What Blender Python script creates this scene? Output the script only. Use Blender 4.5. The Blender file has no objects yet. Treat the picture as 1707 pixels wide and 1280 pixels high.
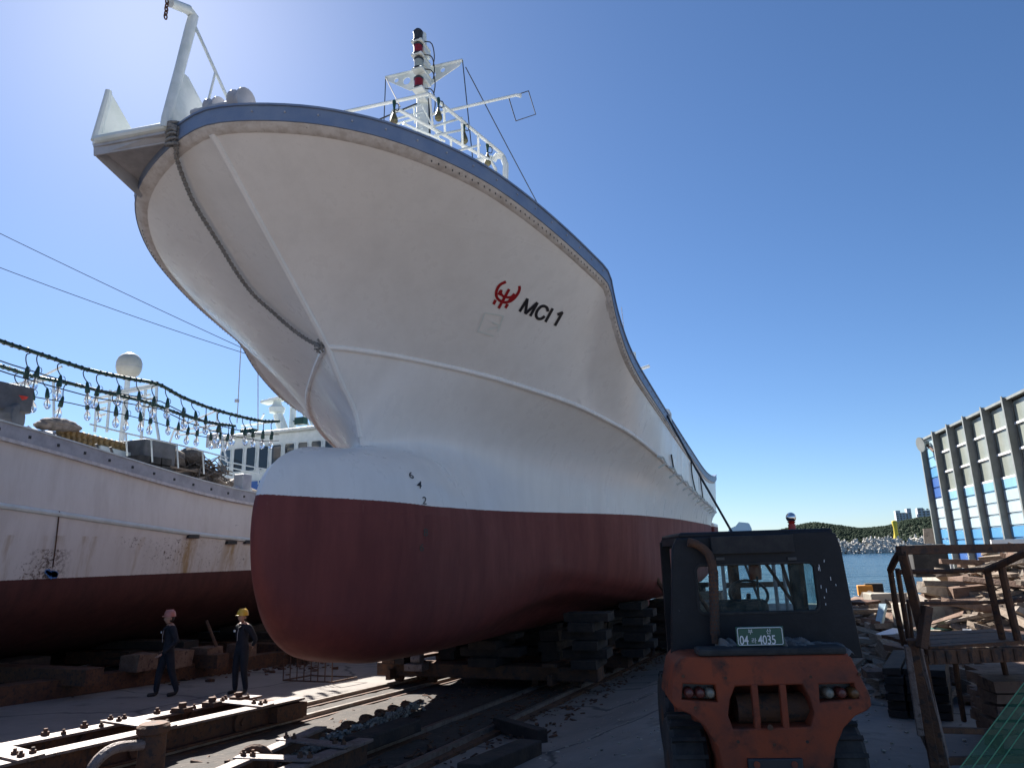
import bpy, bmesh, math, random
import numpy as np
from mathutils import Vector, Matrix
from mathutils.bvhtree import BVHTree
random.seed(7)
scene = bpy.context.scene
COL = scene.collection
rad = math.radians

# ------------------------------------------------------------------ camera, sky, sun, exposure
CAM_H = 1.9
FPX = 1184.0
RM = np.array([[0.93468, 0.35433, -0.02884], [0.10944, -0.20962, 0.97164], [-0.33823, 0.91132, 0.2347]])
cam_d = bpy.data.cameras.new('camera')
cam_d.sensor_width = 36.0
cam_d.lens = FPX / 1707.0 * 36.0
cam_d.clip_start = 0.05
cam_d.clip_end = 20000
cam = bpy.data.objects.new('camera', cam_d)
COL.objects.link(cam)
_r, _u, _f = [Vector(x) for x in RM.tolist()]
_m = Matrix((_r, _u, -_f)).transposed().to_4x4()
_m.translation = (0, 0, CAM_H)
cam.matrix_world = _m
scene.camera = cam

SUN_EL, SUN_AZ = 40.0, -51.0          # azimuth from +Y, clockwise positive
world = bpy.data.worlds.new('World')
scene.world = world
world.use_nodes = True
wn = world.node_tree.nodes
sky = wn.new('ShaderNodeTexSky')
sky.sky_type = 'NISHITA'
sky.sun_disc = False
sky.sun_elevation = rad(SUN_EL)
sky.sun_rotation = rad(SUN_AZ)
sky.air_density = 0.8
sky.dust_density = 0.28
sky.ozone_density = 6.0
wn['Background'].inputs['Strength'].default_value = 0.05
hs = wn.new('ShaderNodeHueSaturation')
hs.inputs['Saturation'].default_value = 1.06
world.node_tree.links.new(sky.outputs[0], hs.inputs['Color'])
world.node_tree.links.new(hs.outputs[0], wn['Background'].inputs['Color'])

sun_d = bpy.data.lights.new('sun', 'SUN')
sun_d.energy = 5.0
sun_d.angle = rad(0.53)
sun_d.color = (1.0, 0.95, 0.88)
sun = bpy.data.objects.new('sun', sun_d)
COL.objects.link(sun)
sd = Vector((math.cos(rad(SUN_EL)) * math.sin(rad(SUN_AZ)), math.cos(rad(SUN_EL)) * math.cos(rad(SUN_AZ)), math.sin(rad(SUN_EL))))
sun.rotation_euler = sd.to_track_quat('Z', 'Y').to_euler()
scene.view_settings.view_transform = 'Standard'
scene.view_settings.look = 'None'
scene.view_settings.gamma = 1.0
scene.view_settings.exposure = 1.5

# ------------------------------------------------------------------ measuring helpers (a sight line of the photograph met with a real plane)
def ray(px, py):
    v = np.array([(px - 853.5) / FPX, -(py - 640) / FPX, 1.0])
    return Vector((RM.T @ v).tolist())
O = Vector((0, 0, CAM_H))
def atx(px, py, x):
    v = ray(px, py); return O + v * (x / v.x)
def aty(px, py, y):
    v = ray(px, py); return O + v * (y / v.y)
SLOPE = 0.0516
def atg(px, py, z0=0.0):
    v = ray(px, py); t = (z0 - CAM_H) / (v.z + SLOPE * v.y); return O + v * t
def atz(px, py, z):
    v = ray(px, py); return O + v * ((z - CAM_H) / v.z)
def slipz(y):
    return -SLOPE * y
def smooth(a, b, t):
    t = min(1, max(0, (t - a) / (b - a))); return t * t * (3 - 2 * t)

# ------------------------------------------------------------------ materials
MATS = {}
def M(name, c, r=0.6, metal=0.0, c2=None, ns=3.0, t2=(0.42, 0.62), c3=None, ns3=7.0, t3=(0.6, 0.68), bump=0.0, bs=30.0, stretch=(1, 1, 1), spec=0.5, trans=0.0, alpha=None, coat=0.0):
    if name in MATS:
        return MATS[name]
    m = bpy.data.materials.new(name)
    m.use_nodes = True
    nt = m.node_tree; n = nt.nodes; L = nt.links
    b = n['Principled BSDF']
    b.inputs['Roughness'].default_value = r
    b.inputs['Metallic'].default_value = metal
    b.inputs['Specular IOR Level'].default_value = spec
    b.inputs['Coat Weight'].default_value = coat
    if trans:
        b.inputs['Transmission Weight'].default_value = trans
    b.inputs['Base Color'].default_value = (*c, 1)
    tc = n.new('ShaderNodeTexCoord'); mp = n.new('ShaderNodeMapping')
    mp.inputs['Scale'].default_value = stretch
    L.new(tc.outputs['Object'], mp.inputs['Vector'])
    prev = None
    def layer(prev, col, sc, th, detail):
        no = n.new('ShaderNodeTexNoise'); no.inputs['Scale'].default_value = sc; no.inputs['Detail'].default_value = detail
        no.inputs['Roughness'].default_value = 0.65
        L.new(mp.outputs[0], no.inputs['Vector'])
        rp = n.new('ShaderNodeMapRange'); rp.inputs['From Min'].default_value = th[0]; rp.inputs['From Max'].default_value = th[1]
        L.new(no.outputs['Fac'], rp.inputs['Value'])
        mx = n.new('ShaderNodeMix'); mx.data_type = 'RGBA'
        L.new(rp.outputs[0], mx.inputs['Factor'])
        if prev is None:
            mx.inputs['A'].default_value = (*c, 1)
        else:
            L.new(prev, mx.inputs['A'])
        mx.inputs['B'].default_value = (*col, 1)
        return mx.outputs['Result']
    if c2: prev = layer(prev, c2, ns, t2, 8)
    if c3: prev = layer(prev, c3, ns3, t3, 10)
    if prev is not None:
        L.new(prev, b.inputs['Base Color'])
    if bump:
        no = n.new('ShaderNodeTexNoise'); no.inputs['Scale'].default_value = bs; no.inputs['Detail'].default_value = 6
        L.new(mp.outputs[0], no.inputs['Vector'])
        bp = n.new('ShaderNodeBump'); bp.inputs['Strength'].default_value = bump; bp.inputs['Distance'].default_value = 0.02
        L.new(no.outputs['Fac'], bp.inputs['Height']); L.new(bp.outputs[0], b.inputs['Normal'])
    MATS[name] = m
    return m

def hull_mat(name, wl_z, wl_s, y0, white, white2, red, red2, rough, wear):
    m = bpy.data.materials.new(name); m.use_nodes = True
    nt = m.node_tree; n = nt.nodes; L = nt.links; b = n['Principled BSDF']
    tc = n.new('ShaderNodeTexCoord'); sp = n.new('ShaderNodeSeparateXYZ'); L.new(tc.outputs['Object'], sp.inputs[0])
    def math_(op, a, bb):
        k = n.new('ShaderNodeMath'); k.operation = op
        for i, v in enumerate((a, bb)):
            if isinstance(v, (int, float)): k.inputs[i].default_value = v
            else: L.new(v, k.inputs[i])
        return k.outputs[0]
    def noise(scale, detail, vec=None, rough_=0.6):
        k = n.new('ShaderNodeTexNoise'); k.inputs['Scale'].default_value = scale; k.inputs['Detail'].default_value = detail
        k.inputs['Roughness'].default_value = rough_
        L.new(vec or tc.outputs['Object'], k.inputs['Vector']); return k.outputs['Fac']
    def rng(v, a, b_, c=0.0, d=1.0):
        k = n.new('ShaderNodeMapRange'); k.inputs['From Min'].default_value = a; k.inputs['From Max'].default_value = b_
        k.inputs['To Min'].default_value = c; k.inputs['To Max'].default_value = d; L.new(v, k.inputs['Value']); return k.outputs[0]
    def mix(f, a, bb):
        k = n.new('ShaderNodeMix'); k.data_type = 'RGBA'; L.new(f, k.inputs['Factor'])
        for i, v in (('A', a), ('B', bb)):
            if isinstance(v, tuple): k.inputs[i].default_value = (*v, 1)
            else: L.new(v, k.inputs[i])
        return k.outputs['Result']
    mp = n.new('ShaderNodeMapping'); mp.inputs['Scale'].default_value = (1.6, 1.6, 0.25); L.new(tc.outputs['Object'], mp.inputs[0])
    streak = noise(1.6, 8, mp.outputs[0], 0.7)
    blotch = noise(0.7, 6)
    w = mix(rng(streak, 0.45, 0.75), white, white2)
    w = mix(rng(blotch, 0.5, 0.8, 0, 0.5), w, white2)
    if wear:
        speck = noise(14, 10, None, 0.75); reg = noise(0.55, 3)
        msk = math_('MULTIPLY', rng(speck, 0.55, 0.60), rng(reg, 0.45, 0.58))
        low = math_('LESS_THAN', sp.outputs['Z'], wl_z + 0.85)
        w = mix(math_('MULTIPLY', msk, low), w, (0.12, 0.09, 0.075))
        st = noise(2.2, 6, mp.outputs[0], 0.6)
        w = mix(math_('MULTIPLY', rng(st, 0.55, 0.70, 0, 0.6), low), w, (0.40, 0.30, 0.18))
        for yc in SCUP:
            dd = rng(math_('ABSOLUTE', math_('SUBTRACT', sp.outputs['Y'], yc), 0.0), .34, .05, 0, 1)
            w = mix(math_('MULTIPLY', math_('MULTIPLY', dd, rng(noise(3.2, 8, mp.outputs[0], .7), .36, .58, 0, .85)), math_('LESS_THAN', sp.outputs['Z'], 2.62)), w, (0.36, 0.22, 0.07))
        dd = rng(math_('ABSOLUTE', math_('SUBTRACT', sp.outputs['Y'], SEAM_Y), 0.0), .5, .02, 0, 1)
        w = mix(math_('MULTIPLY', math_('MULTIPLY', dd, rng(speck, .47, .55)), math_('LESS_THAN', sp.outputs['Z'], 2.3)), w, (0.10, 0.07, 0.055))
    rd = mix(rng(streak, 0.4, 0.7), red, red2)
    rd = mix(rng(noise(1.3, 9, None, .7), .55, .72, 0, .5), rd, tuple(x * .62 for x in red))
    rd = mix(rng(noise(7, 8, mp.outputs[0], .7), .62, .7, 0, .35), rd, (red[0] * 1.25, red[1] * 2.2, red[2] * 2.2))
    w = mix(rng(noise(5, 9, mp.outputs[0], .75), .66, .74, 0, .30 if not wear else .6), w, (0.36, 0.32, 0.27))
    nose = math_('MULTIPLY', math_('MAXIMUM', math_('SUBTRACT', 9.3, sp.outputs['Y']), 0.0), 0.055 if not wear else 0.0)
    edge = math_('ADD', math_('SUBTRACT', math_('SUBTRACT', sp.outputs['Z'], math_('MULTIPLY', math_('SUBTRACT', sp.outputs['Y'], y0), wl_s)), nose), rng(noise(25, 4), 0, 1, -0.012, 0.012))
    isred = math_('LESS_THAN', edge, wl_z)
    col = mix(isred, w, rd)
    L.new(col, b.inputs['Base Color'])
    rr = rng(streak, 0.3, 0.8, rough, rough + 0.25)
    L.new(math_('ADD', rr, math_('MULTIPLY', isred, 0.4)), b.inputs['Roughness'])
    wav = noise(0.9, 3); fine = noise(60, 4)
    bk = n.new('ShaderNodeTexBrick'); bk.inputs['Scale'].default_value = 1.0; bk.inputs['Mortar Size'].default_value = .006; bk.inputs['Brick Width'].default_value = 2.9; bk.inputs['Row Height'].default_value = 1.25; bk.inputs['Mortar Smooth'].default_value = .6
    cb2 = n.new('ShaderNodeCombineXYZ'); L.new(sp.outputs['Y'], cb2.inputs[0]); L.new(sp.outputs['Z'], cb2.inputs[1]); L.new(cb2.outputs[0], bk.inputs['Vector'])
    hgt = math_('ADD', math_('ADD', math_('MULTIPLY', wav, 1.4), math_('MULTIPLY', fine, 0.04)), math_('MULTIPLY', bk.outputs['Fac'], .09))
    bp = n.new('ShaderNodeBump'); bp.inputs['Strength'].default_value = 0.25; bp.inputs['Distance'].default_value = 0.05
    L.new(hgt, bp.inputs['Height']); L.new(bp.outputs[0], b.inputs['Normal'])
    return m

SCUP = [atx(320, 894, -14.0).y, atx(384, 904, -14.0).y + .1]; SEAM_Y = atx(92, 910, -14.05).y
m_hull = hull_mat('white_and_red_hull_paint', 2.62, 0.01, 9.0, (0.80, 0.775, 0.75), (0.72, 0.695, 0.67), (0.175, 0.034, 0.028), (0.12, 0.026, 0.024), 0.22, False)
m_hull2 = hull_mat('worn_white_hull_paint', 1.72, 0.0, 9.0, (0.70, 0.67, 0.64), (0.58, 0.54, 0.50), (0.105, 0.032, 0.028), (0.065, 0.026, 0.024), 0.35, True)
m_bluegrey = M('blue_grey_paint', (0.15, 0.205, 0.32), 0.45, c2=(0.20, 0.25, 0.35), ns=2.5, c3=(0.12, 0.13, 0.15), ns3=20, t3=(0.68, 0.74), bump=0.1)
m_rubstrip = M('weathered_rubbing_strip', (0.66, 0.63, 0.61), 0.7, c2=(0.52, 0.48, 0.45), ns=8, c3=(0.25, 0.22, 0.2), ns3=25, t3=(0.64, 0.72), bump=0.3)
m_whitep = M('white_gear_paint', (0.70, 0.74, 0.72), 0.35, c2=(0.60, 0.65, 0.62), ns=4, c3=(0.35, 0.27, 0.2), ns3=14, t3=(0.72, 0.78), bump=0.05)
m_greyp = M('light_grey_paint', (0.42, 0.42, 0.44), 0.5, c2=(0.33, 0.33, 0.35), ns=4, c3=(0.2, 0.15, 0.11), ns3=12, t3=(0.68, 0.75))
m_dark = M('dark_cable', (0.025, 0.028, 0.03), 0.6)
m_black = M('black_enamel', (0.022, 0.022, 0.027), 0.4, c2=(0.03, 0.03, 0.035), ns=5, c3=(0.12, 0.12, 0.12), ns3=26, t3=(0.70, 0.73), bump=0.05)
m_rubber = M('black_rubber', (0.02, 0.02, 0.021), 0.8, c2=(0.045, 0.042, 0.04), ns=6, bump=0.3)
m_rope = M('grey_rope', (0.27, 0.26, 0.25), 0.9, c2=(0.16, 0.155, 0.15), ns=30, bump=0.4, bs=90)
m_redlens = M('red_lamp_lens', (0.20, 0.01, 0.012), 0.15, spec=0.6)
m_clearlens = M('clear_lamp_lens', (0.45, 0.5, 0.48), 0.1, spec=0.6, trans=0.4)
m_green = M('dark_green_socket', (0.012, 0.05, 0.035), 0.45)
m_glass = M('lamp_glass', (0.95, 0.97, 0.97), 0.02, trans=1.0)
m_amber = M('worn_lamp_cover', (0.12, 0.12, 0.05), 0.5, c2=(0.07, 0.05, 0.03), ns=20)
m_orange = M('faded_orange_paint', (0.29, 0.062, 0.026), 0.6, c2=(0.15, 0.046, 0.03), ns=2.6, t2=(.40, .66), c3=(0.045, 0.028, 0.022), ns3=6, t3=(0.51, 0.70), bump=0.12, bs=45, spec=.22)
m_rust = M('rusty_steel', (0.085, 0.042, 0.026), 0.8, metal=0.15, c2=(0.14, 0.062, 0.03), ns=5, c3=(0.045, 0.03, 0.025), ns3=14, t3=(0.52, 0.62), bump=0.45, bs=40)
m_steel = M('sun_bleached_steel', (0.23, 0.175, 0.155), 0.6, metal=0.1, c2=(0.16, 0.11, 0.09), ns=6, c3=(0.07, 0.045, 0.035), ns3=22, t3=(0.56, 0.64), bump=0.4, bs=50)
m_rail = M('polished_rail_head', (0.38, 0.35, 0.32), 0.35, metal=0.7, c2=(0.25, 0.2, 0.17), ns=8)
m_wood = M('weathered_wood', (0.17, 0.125, 0.09), 0.85, c2=(0.25, 0.20, 0.155), ns=5, c3=(0.10, 0.07, 0.05), ns3=12, t3=(0.56, 0.66), bump=0.5, bs=25, stretch=(3, 3, 12))
m_wood2 = M('red_brown_timber', (0.125, 0.07, 0.046), 0.85, c2=(0.19, 0.12, 0.085), ns=4, c3=(0.07, 0.04, 0.03), ns3=10, t3=(0.55, 0.65), bump=0.5, bs=22)
m_wood3 = M('pale_grey_wood', (0.32, 0.275, 0.23), 0.85, c2=(0.23, 0.19, 0.155), ns=6, c3=(0.12, 0.09, 0.07), ns3=14, t3=(0.6, 0.68), bump=0.4, bs=30)
m_tarblock = M('tarred_timber', (0.022, 0.017, 0.015), 0.9, c2=(0.045, 0.03, 0.024), ns=4, bump=0.5, bs=25)
m_conc = M('weathered_concrete', (0.40, 0.36, 0.30), 0.9, c2=(0.30, 0.27, 0.23), ns=1.5, c3=(0.14, 0.12, 0.10), ns3=6, t3=(0.58, 0.72), bump=0.4, bs=20)
m_ground = M('yard_concrete', (0.235, 0.205, 0.182), 0.85, c2=(0.165, 0.145, 0.13), ns=0.5, t2=(0.4, 0.65), c3=(0.26, 0.235, 0.205), ns3=3.0, t3=(0.58, 0.75), bump=0.5, bs=9)
m_gravel = M('pale_gravel', (0.40, 0.36, 0.31), 0.9, c2=(0.2, 0.18, 0.16), ns=18, bump=1.0, bs=60)
m_navy = M('navy_workwear', (0.009, 0.011, 0.019), 0.85, c2=(0.015, 0.018, 0.027), ns=6, bump=0.3, bs=35)
m_skin = M('skin', (0.42, 0.25, 0.18), 0.55)
m_hair = M('black_hair', (0.012, 0.011, 0.01), 0.6)
m_shoe = M('work_shoe_leather', (0.018, 0.016, 0.015), 0.55)
m_yelhat = M('yellow_helmet_plastic', (0.70, 0.46, 0.05), 0.3)
m_pinkhat = M('faded_red_helmet_plastic', (0.42, 0.17, 0.14), 0.35)
m_badge = M('white_print', (0.75, 0.75, 0.75), 0.6)
m_logored = M('red_logo_paint', (0.30, 0.008, 0.012), 0.4)
m_logoblk = M('black_lettering_paint', (0.012, 0.012, 0.018), 0.4)
m_plategreen = M('plate_green', (0.02, 0.09, 0.06), 0.4)
m_tarp = M('dark_blue_tarpaulin', (0.06, 0.08, 0.14), 0.8, c2=(0.10, 0.11, 0.14), ns=3, bump=0.5, bs=8)
m_net = M('brown_fishing_net', (0.11, 0.09, 0.075), 0.95, c2=(0.2, 0.17, 0.14), ns=14, bump=0.8, bs=40)
m_float = M('ochre_float', (0.33, 0.22, 0.09), 0.7, c2=(0.2, 0.13, 0.06), ns=8)
m_sack = M('grey_brown_sacking', (0.27, 0.23, 0.2), 0.95, c2=(0.17, 0.15, 0.13), ns=7, bump=0.5, bs=25)
m_blue = M('blue_boat_paint', (0.03, 0.10, 0.32), 0.4, c2=(0.05, 0.13, 0.36), ns=4)
m_winglass = M('dark_window_glass', (0.02, 0.025, 0.03), 0.08, spec=0.7)
m_dome = M('cream_radome', (0.52, 0.51, 0.44), 0.45, c2=(0.46, 0.45, 0.38), ns=5)
m_redplastic = M('red_plastic', (0.55, 0.04, 0.03), 0.4)
m_teal = M('teal_board', (0.12, 0.34, 0.30), 0.6, c2=(0.2, 0.4, 0.36), ns=6)
m_lblue = M('pale_blue_board', (0.33, 0.47, 0.55), 0.6, c2=(0.25, 0.36, 0.42), ns=6)
m_orangebox = M('orange_plastic', (0.65, 0.27, 0.03), 0.45)
m_chrome = M('chrome', (0.75, 0.75, 0.75), 0.06, metal=1.0)
m_cloth = M('dirty_cloth', (0.20, 0.18, 0.165), 0.95, c2=(0.10, 0.09, 0.085), ns=10, bump=0.6, bs=30)

# ------------------------------------------------------------------ mesh builder
class MB:
    def __init__(s):
        s.v = []; s.f = []
    def add(s, vs, fs):
        o = len(s.v); s.v += [tuple(v) for v in vs]; s.f += [tuple(i + o for i in f) for f in fs]; return s
    def box(s, c, sz, R=None, taper=1.0, jit=0.0):
        hx, hy, hz = sz[0] / 2, sz[1] / 2, sz[2] / 2; c = Vector(c); vs = []
        for z in (-1, 1):
            k = taper if z > 0 else 1.0
            for x, y in ((-1, -1), (1, -1), (1, 1), (-1, 1)):
                p = Vector((x * hx * k, y * hy * k, z * hz))
                if jit: p += Vector((random.uniform(-jit, jit), random.uniform(-jit, jit), random.uniform(-jit, jit)))
                if R is not None: p = R @ p
                vs.append(c + p)
        return s.add(vs, [(3, 2, 1, 0), (4, 5, 6, 7), (0, 1, 5, 4), (1, 2, 6, 5), (2, 3, 7, 6), (3, 0, 4, 7)])
    def bar(s, p0, p1, w, h, up=(0, 0, 1), jit=0.0):
        p0 = Vector(p0); p1 = Vector(p1); d = (p1 - p0).normalized(); u = Vector(up)
        if abs(d.dot(u)) > 0.98: u = Vector((1, 0, 0))
        r = d.cross(u).normalized(); u = r.cross(d).normalized()
        R = Matrix((r, d, u)).transposed()
        return s.box((p0 + p1) / 2, (w, (p1 - p0).length, h), R, jit=jit)
    def cyl(s, p0, p1, r0, r1=None, n=10, cap=True):
        r1 = r0 if r1 is None else r1
        p0 = Vector(p0); p1 = Vector(p1); d = (p1 - p0).normalized()
        a = d.orthogonal().normalized(); b = d.cross(a); vs = []
        for p, r in ((p0, r0), (p1, r1)):
            for i in range(n):
                t = 2 * math.pi * i / n; vs.append(p + a * (r * math.cos(t)) + b * (r * math.sin(t)))
        fs = [(i, (i + 1) % n, n + (i + 1) % n, n + i) for i in range(n)]
        if cap: fs += [tuple(range(n))[::-1], tuple(range(n, 2 * n))]
        return s.add(vs, fs)
    def tube(s, pts, r, n=8, closed=False, cap=True):
        pts = [Vector(p) for p in pts]; N = len(pts); vs = []; fs = []; a = None
        for i, p in enumerate(pts):
            q0 = pts[(i - 1) % N] if (closed or i > 0) else p; q1 = pts[(i + 1) % N] if (closed or i < N - 1) else p
            d = (q1 - q0)
            d = d.normalized() if d.length > 1e-9 else Vector((0, 0, 1))
            a = d.orthogonal().normalized() if a is None else (a - d * a.dot(d)).normalized()
            b = d.cross(a); rr = r[i] if isinstance(r, (list, tuple)) else r
            for k in range(n):
                t = 2 * math.pi * k / n; vs.append(p + a * (rr * math.cos(t)) + b * (rr * math.sin(t)))
        for i in range(N if closed else N - 1):
            j = (i + 1) % N
            for k in range(n):
                fs.append((i * n + k, i * n + (k + 1) % n, j * n + (k + 1) % n, j * n + k))
        if cap and not closed: fs += [tuple(range(n))[::-1], tuple(range((N - 1) * n, N * n))]
        return s.add(vs, fs)
    def lathe(s, prof, c=(0, 0, 0), n=16, axis=(0, 0, 1)):
        c = Vector(c); d = Vector(axis).normalized(); a = d.orthogonal().normalized(); b = d.cross(a); vs = []; fs = []
        for r, z in prof:
            for k in range(n):
                t = 2 * math.pi * k / n; vs.append(c + d * z + a * (r * math.cos(t)) + b * (r * math.sin(t)))
        for i in range(len(prof) - 1):
            for k in range(n): fs.append((i * n + k, i * n + (k + 1) % n, (i + 1) * n + (k + 1) % n, (i + 1) * n + k))
        fs += [tuple(range(n))[::-1], tuple(range((len(prof) - 1) * n, len(prof) * n))]
        return s.add(vs, fs)
    def ball(s, c, r, n=12, m=8, sc=(1, 1, 1), R=None, jit=0.0):
        c = Vector(c); vs = []; fs = []
        for i in range(m + 1):
            ph = math.pi * i / m
            for k in range(n):
                t = 2 * math.pi * k / n; q = r * (1 + random.uniform(-jit, jit))
                p = Vector((q * sc[0] * math.sin(ph) * math.cos(t), q * sc[1] * math.sin(ph) * math.sin(t), q * sc[2] * math.cos(ph)))
                vs.append(c + (R @ p if R is not None else p))
        for i in range(m):
            for k in range(n): fs.append((i * n + k, (i + 1) * n + k, (i + 1) * n + (k + 1) % n, i * n + (k + 1) % n))
        return s.add(vs, fs)
    def slab(s, poly, vec):
        n = len(poly); vec = Vector(vec); vs = [Vector(p) for p in poly] + [Vector(p) + vec for p in poly]
        return s.add(vs, [tuple(range(n))[::-1], tuple(range(n, 2 * n))] + [(i, (i + 1) % n, n + (i + 1) % n, n + i) for i in range(n)])
    def grid(s, rows, close=False):
        R = len(rows); C = len(rows[0]); vs = [p for r in rows for p in r]; fs = []
        for i in range(R - 1):
            for j in range(C - 1): fs.append((i * C + j, i * C + j + 1, (i + 1) * C + j + 1, (i + 1) * C + j))
        return s.add(vs, fs)
    def mesh(s, name, weld=False):
        me = bpy.data.meshes.new(name); me.from_pydata(s.v, [], s.f)
        bm = bmesh.new(); bm.from_mesh(me)
        if weld: bmesh.ops.remove_doubles(bm, verts=bm.verts, dist=1e-4)
        bmesh.ops.recalc_face_normals(bm, faces=bm.faces)
        bm.to_mesh(me); bm.free(); return me
    def build(s, name, mat, parent=None, smooth=False, bevel=0.0, weld=False, sharp=35):
        me = s.mesh(name, weld)
        return link(name, me, mat, parent, smooth, bevel, sharp)

def link(name, me, mat, parent=None, smooth=False, bevel=0.0, sharp=35):
    if mat: 
        me.materials.clear(); me.materials.append(mat)
    if smooth:
        me.polygons.foreach_set('use_smooth', [True] * len(me.polygons))
        me.set_sharp_from_angle(angle=rad(sharp))
    o = bpy.data.objects.new(name, me); COL.objects.link(o)
    if bevel:
        b = o.modifiers.new('bevel', 'BEVEL'); b.width = bevel; b.segments = 2; b.limit_method = 'ANGLE'
    if parent is not None: setparent(o, parent)
    return o
def setparent(o, p):
    o.parent = p
    if p.parent is None: o.matrix_parent_inverse = p.matrix_basis.inverted()
def thing(name, label, cat, loc=(0, 0, 0), rz=0.0, group=None):
    o = bpy.data.objects.new(name, None); o.empty_display_size = 0.1; COL.objects.link(o)
    o.location = loc; o.rotation_euler = (0, 0, rz)
    tag(o, label, cat, group); o.matrix_basis = Matrix.Translation(Vector(loc)) @ Matrix.Rotation(rz, 4, 'Z')
    return o
def tag(o, label, cat, group=None):
    o['label'] = label; o['category'] = cat
    if group: o['group'] = group
    return o
def struct(o):
    o['kind'] = 'structure'; return o
def stuff(o):
    o['kind'] = 'stuff'; return o
ORD = 'first second third fourth fifth sixth seventh eighth ninth tenth eleventh twelfth thirteenth fourteenth fifteenth sixteenth seventeenth eighteenth nineteenth twentieth'.split()
def copy_thing(root, loc=None, rz=None):
    r = root.copy(); COL.objects.link(r)
    if loc is not None: r.location = loc
    if rz is not None: r.rotation_euler = (0, 0, rz)
    for ch in root.children:
        c = ch.copy(); COL.objects.link(c); c.parent = r
        for g in ch.children:
            d = g.copy(); COL.objects.link(d); d.parent = c
    return r
def curve_pts(pts, n):
    """smooth curve through points, chord-length Hermite"""
    P = np.array([tuple(p) for p in pts], float); d = np.r_[0, np.cumsum(np.linalg.norm(np.diff(P, axis=0), axis=1))]
    T = np.zeros_like(P); T[1:-1] = (P[2:] - P[:-2]) / (d[2:] - d[:-2])[:, None]
    T[0] = (P[1] - P[0]) / (d[1] - d[0]); T[-1] = (P[-1] - P[-2]) / (d[-1] - d[-2])
    out = []
    for s in np.linspace(0, d[-1], n):
        i = min(len(d) - 2, max(0, int(np.searchsorted(d, s) - 1))); h = d[i + 1] - d[i]; t = (s - d[i]) / h
        h00 = 2 * t ** 3 - 3 * t ** 2 + 1; h10 = t ** 3 - 2 * t ** 2 + t; h01 = -2 * t ** 3 + 3 * t ** 2; h11 = t ** 3 - t ** 2
        out.append(h00 * P[i] + h10 * h * T[i] + h01 * P[i + 1] + h11 * h * T[i + 1])
    return [Vector(p.tolist()) for p in out]
def ip(y, tab):
    xs = [t[0] for t in tab]; ys = [t[1] for t in tab]
    # monotone-ish cubic
    if y <= xs[0]: return ys[0]
    if y >= xs[-1]: return ys[-1]
    i = int(np.searchsorted(xs, y)) - 1; i = max(0, min(len(xs) - 2, i))
    def m(k):
        if k == 0: return (ys[1] - ys[0]) / (xs[1] - xs[0])
        if k == len(xs) - 1: return (ys[-1] - ys[-2]) / (xs[-1] - xs[-2])
        a = (ys[k] - ys[k - 1]) / (xs[k] - xs[k - 1]); b = (ys[k + 1] - ys[k]) / (xs[k + 1] - xs[k])
        return 0 if a * b <= 0 else 2 * a * b / (a + b)
    h = xs[i + 1] - xs[i]; t = (y - xs[i]) / h
    return (2 * t ** 3 - 3 * t ** 2 + 1) * ys[i] + (t ** 3 - 2 * t ** 2 + t) * h * m(i) + (-2 * t ** 3 + 3 * t ** 2) * ys[i + 1] + (t ** 3 - t ** 2) * h * m(i + 1)
def mesh_from_curve(cu):
    o = bpy.data.objects.new('tmp', cu); COL.objects.link(o)
    dg = bpy.context.evaluated_depsgraph_get(); dg.update()
    me = bpy.data.meshes.new_from_object(o.evaluated_get(dg)); bpy.data.objects.remove(o); bpy.data.curves.remove(cu)
    return me
def plate2d(outer, holes, thick, bevel=0.0, bres=2):
    cu = bpy.data.curves.new('tmp', 'CURVE'); cu.dimensions = '2D'; cu.fill_mode = 'BOTH'
    for loop in [outer] + holes:
        sp = cu.splines.new('POLY'); sp.points.add(len(loop) - 1); sp.use_cyclic_u = True
        for p, q in zip(sp.points, loop): p.co = (q[0], q[1], 0, 1)
    cu.extrude = thick / 2; cu.bevel_depth = bevel; cu.bevel_resolution = bres; cu.offset = -bevel
    return mesh_from_curve(cu)
def text_mesh(s, extrude=0.0, shear=0.0, offset=0.0, space=1.0):
    cu = bpy.data.curves.new('tmp', 'FONT'); cu.body = s; cu.extrude = extrude; cu.shear = shear; cu.offset = offset; cu.space_character = space
    cu.resolution_u = 6
    return mesh_from_curve(cu)
def rrect(x0, y0, x1, y1, r, n=5):
    pts = []
    for cx, cy, a in ((x1 - r, y1 - r, 0), (x0 + r, y1 - r, 90), (x0 + r, y0 + r, 180), (x1 - r, y0 + r, 270)):
        for i in range(n + 1):
            t = rad(a + 90 * i / n); pts.append((cx + r * math.cos(t), cy + r * math.sin(t)))
    return pts
def arc(c, r, a0, a1, n, ax=Vector((1, 0, 0)), ay=Vector((0, 0, 1))):
    return [Vector(c) + ax * (r * math.cos(rad(a0 + (a1 - a0) * i / n))) + ay * (r * math.sin(rad(a0 + (a1 - a0) * i / n))) for i in range(n + 1)]

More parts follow.
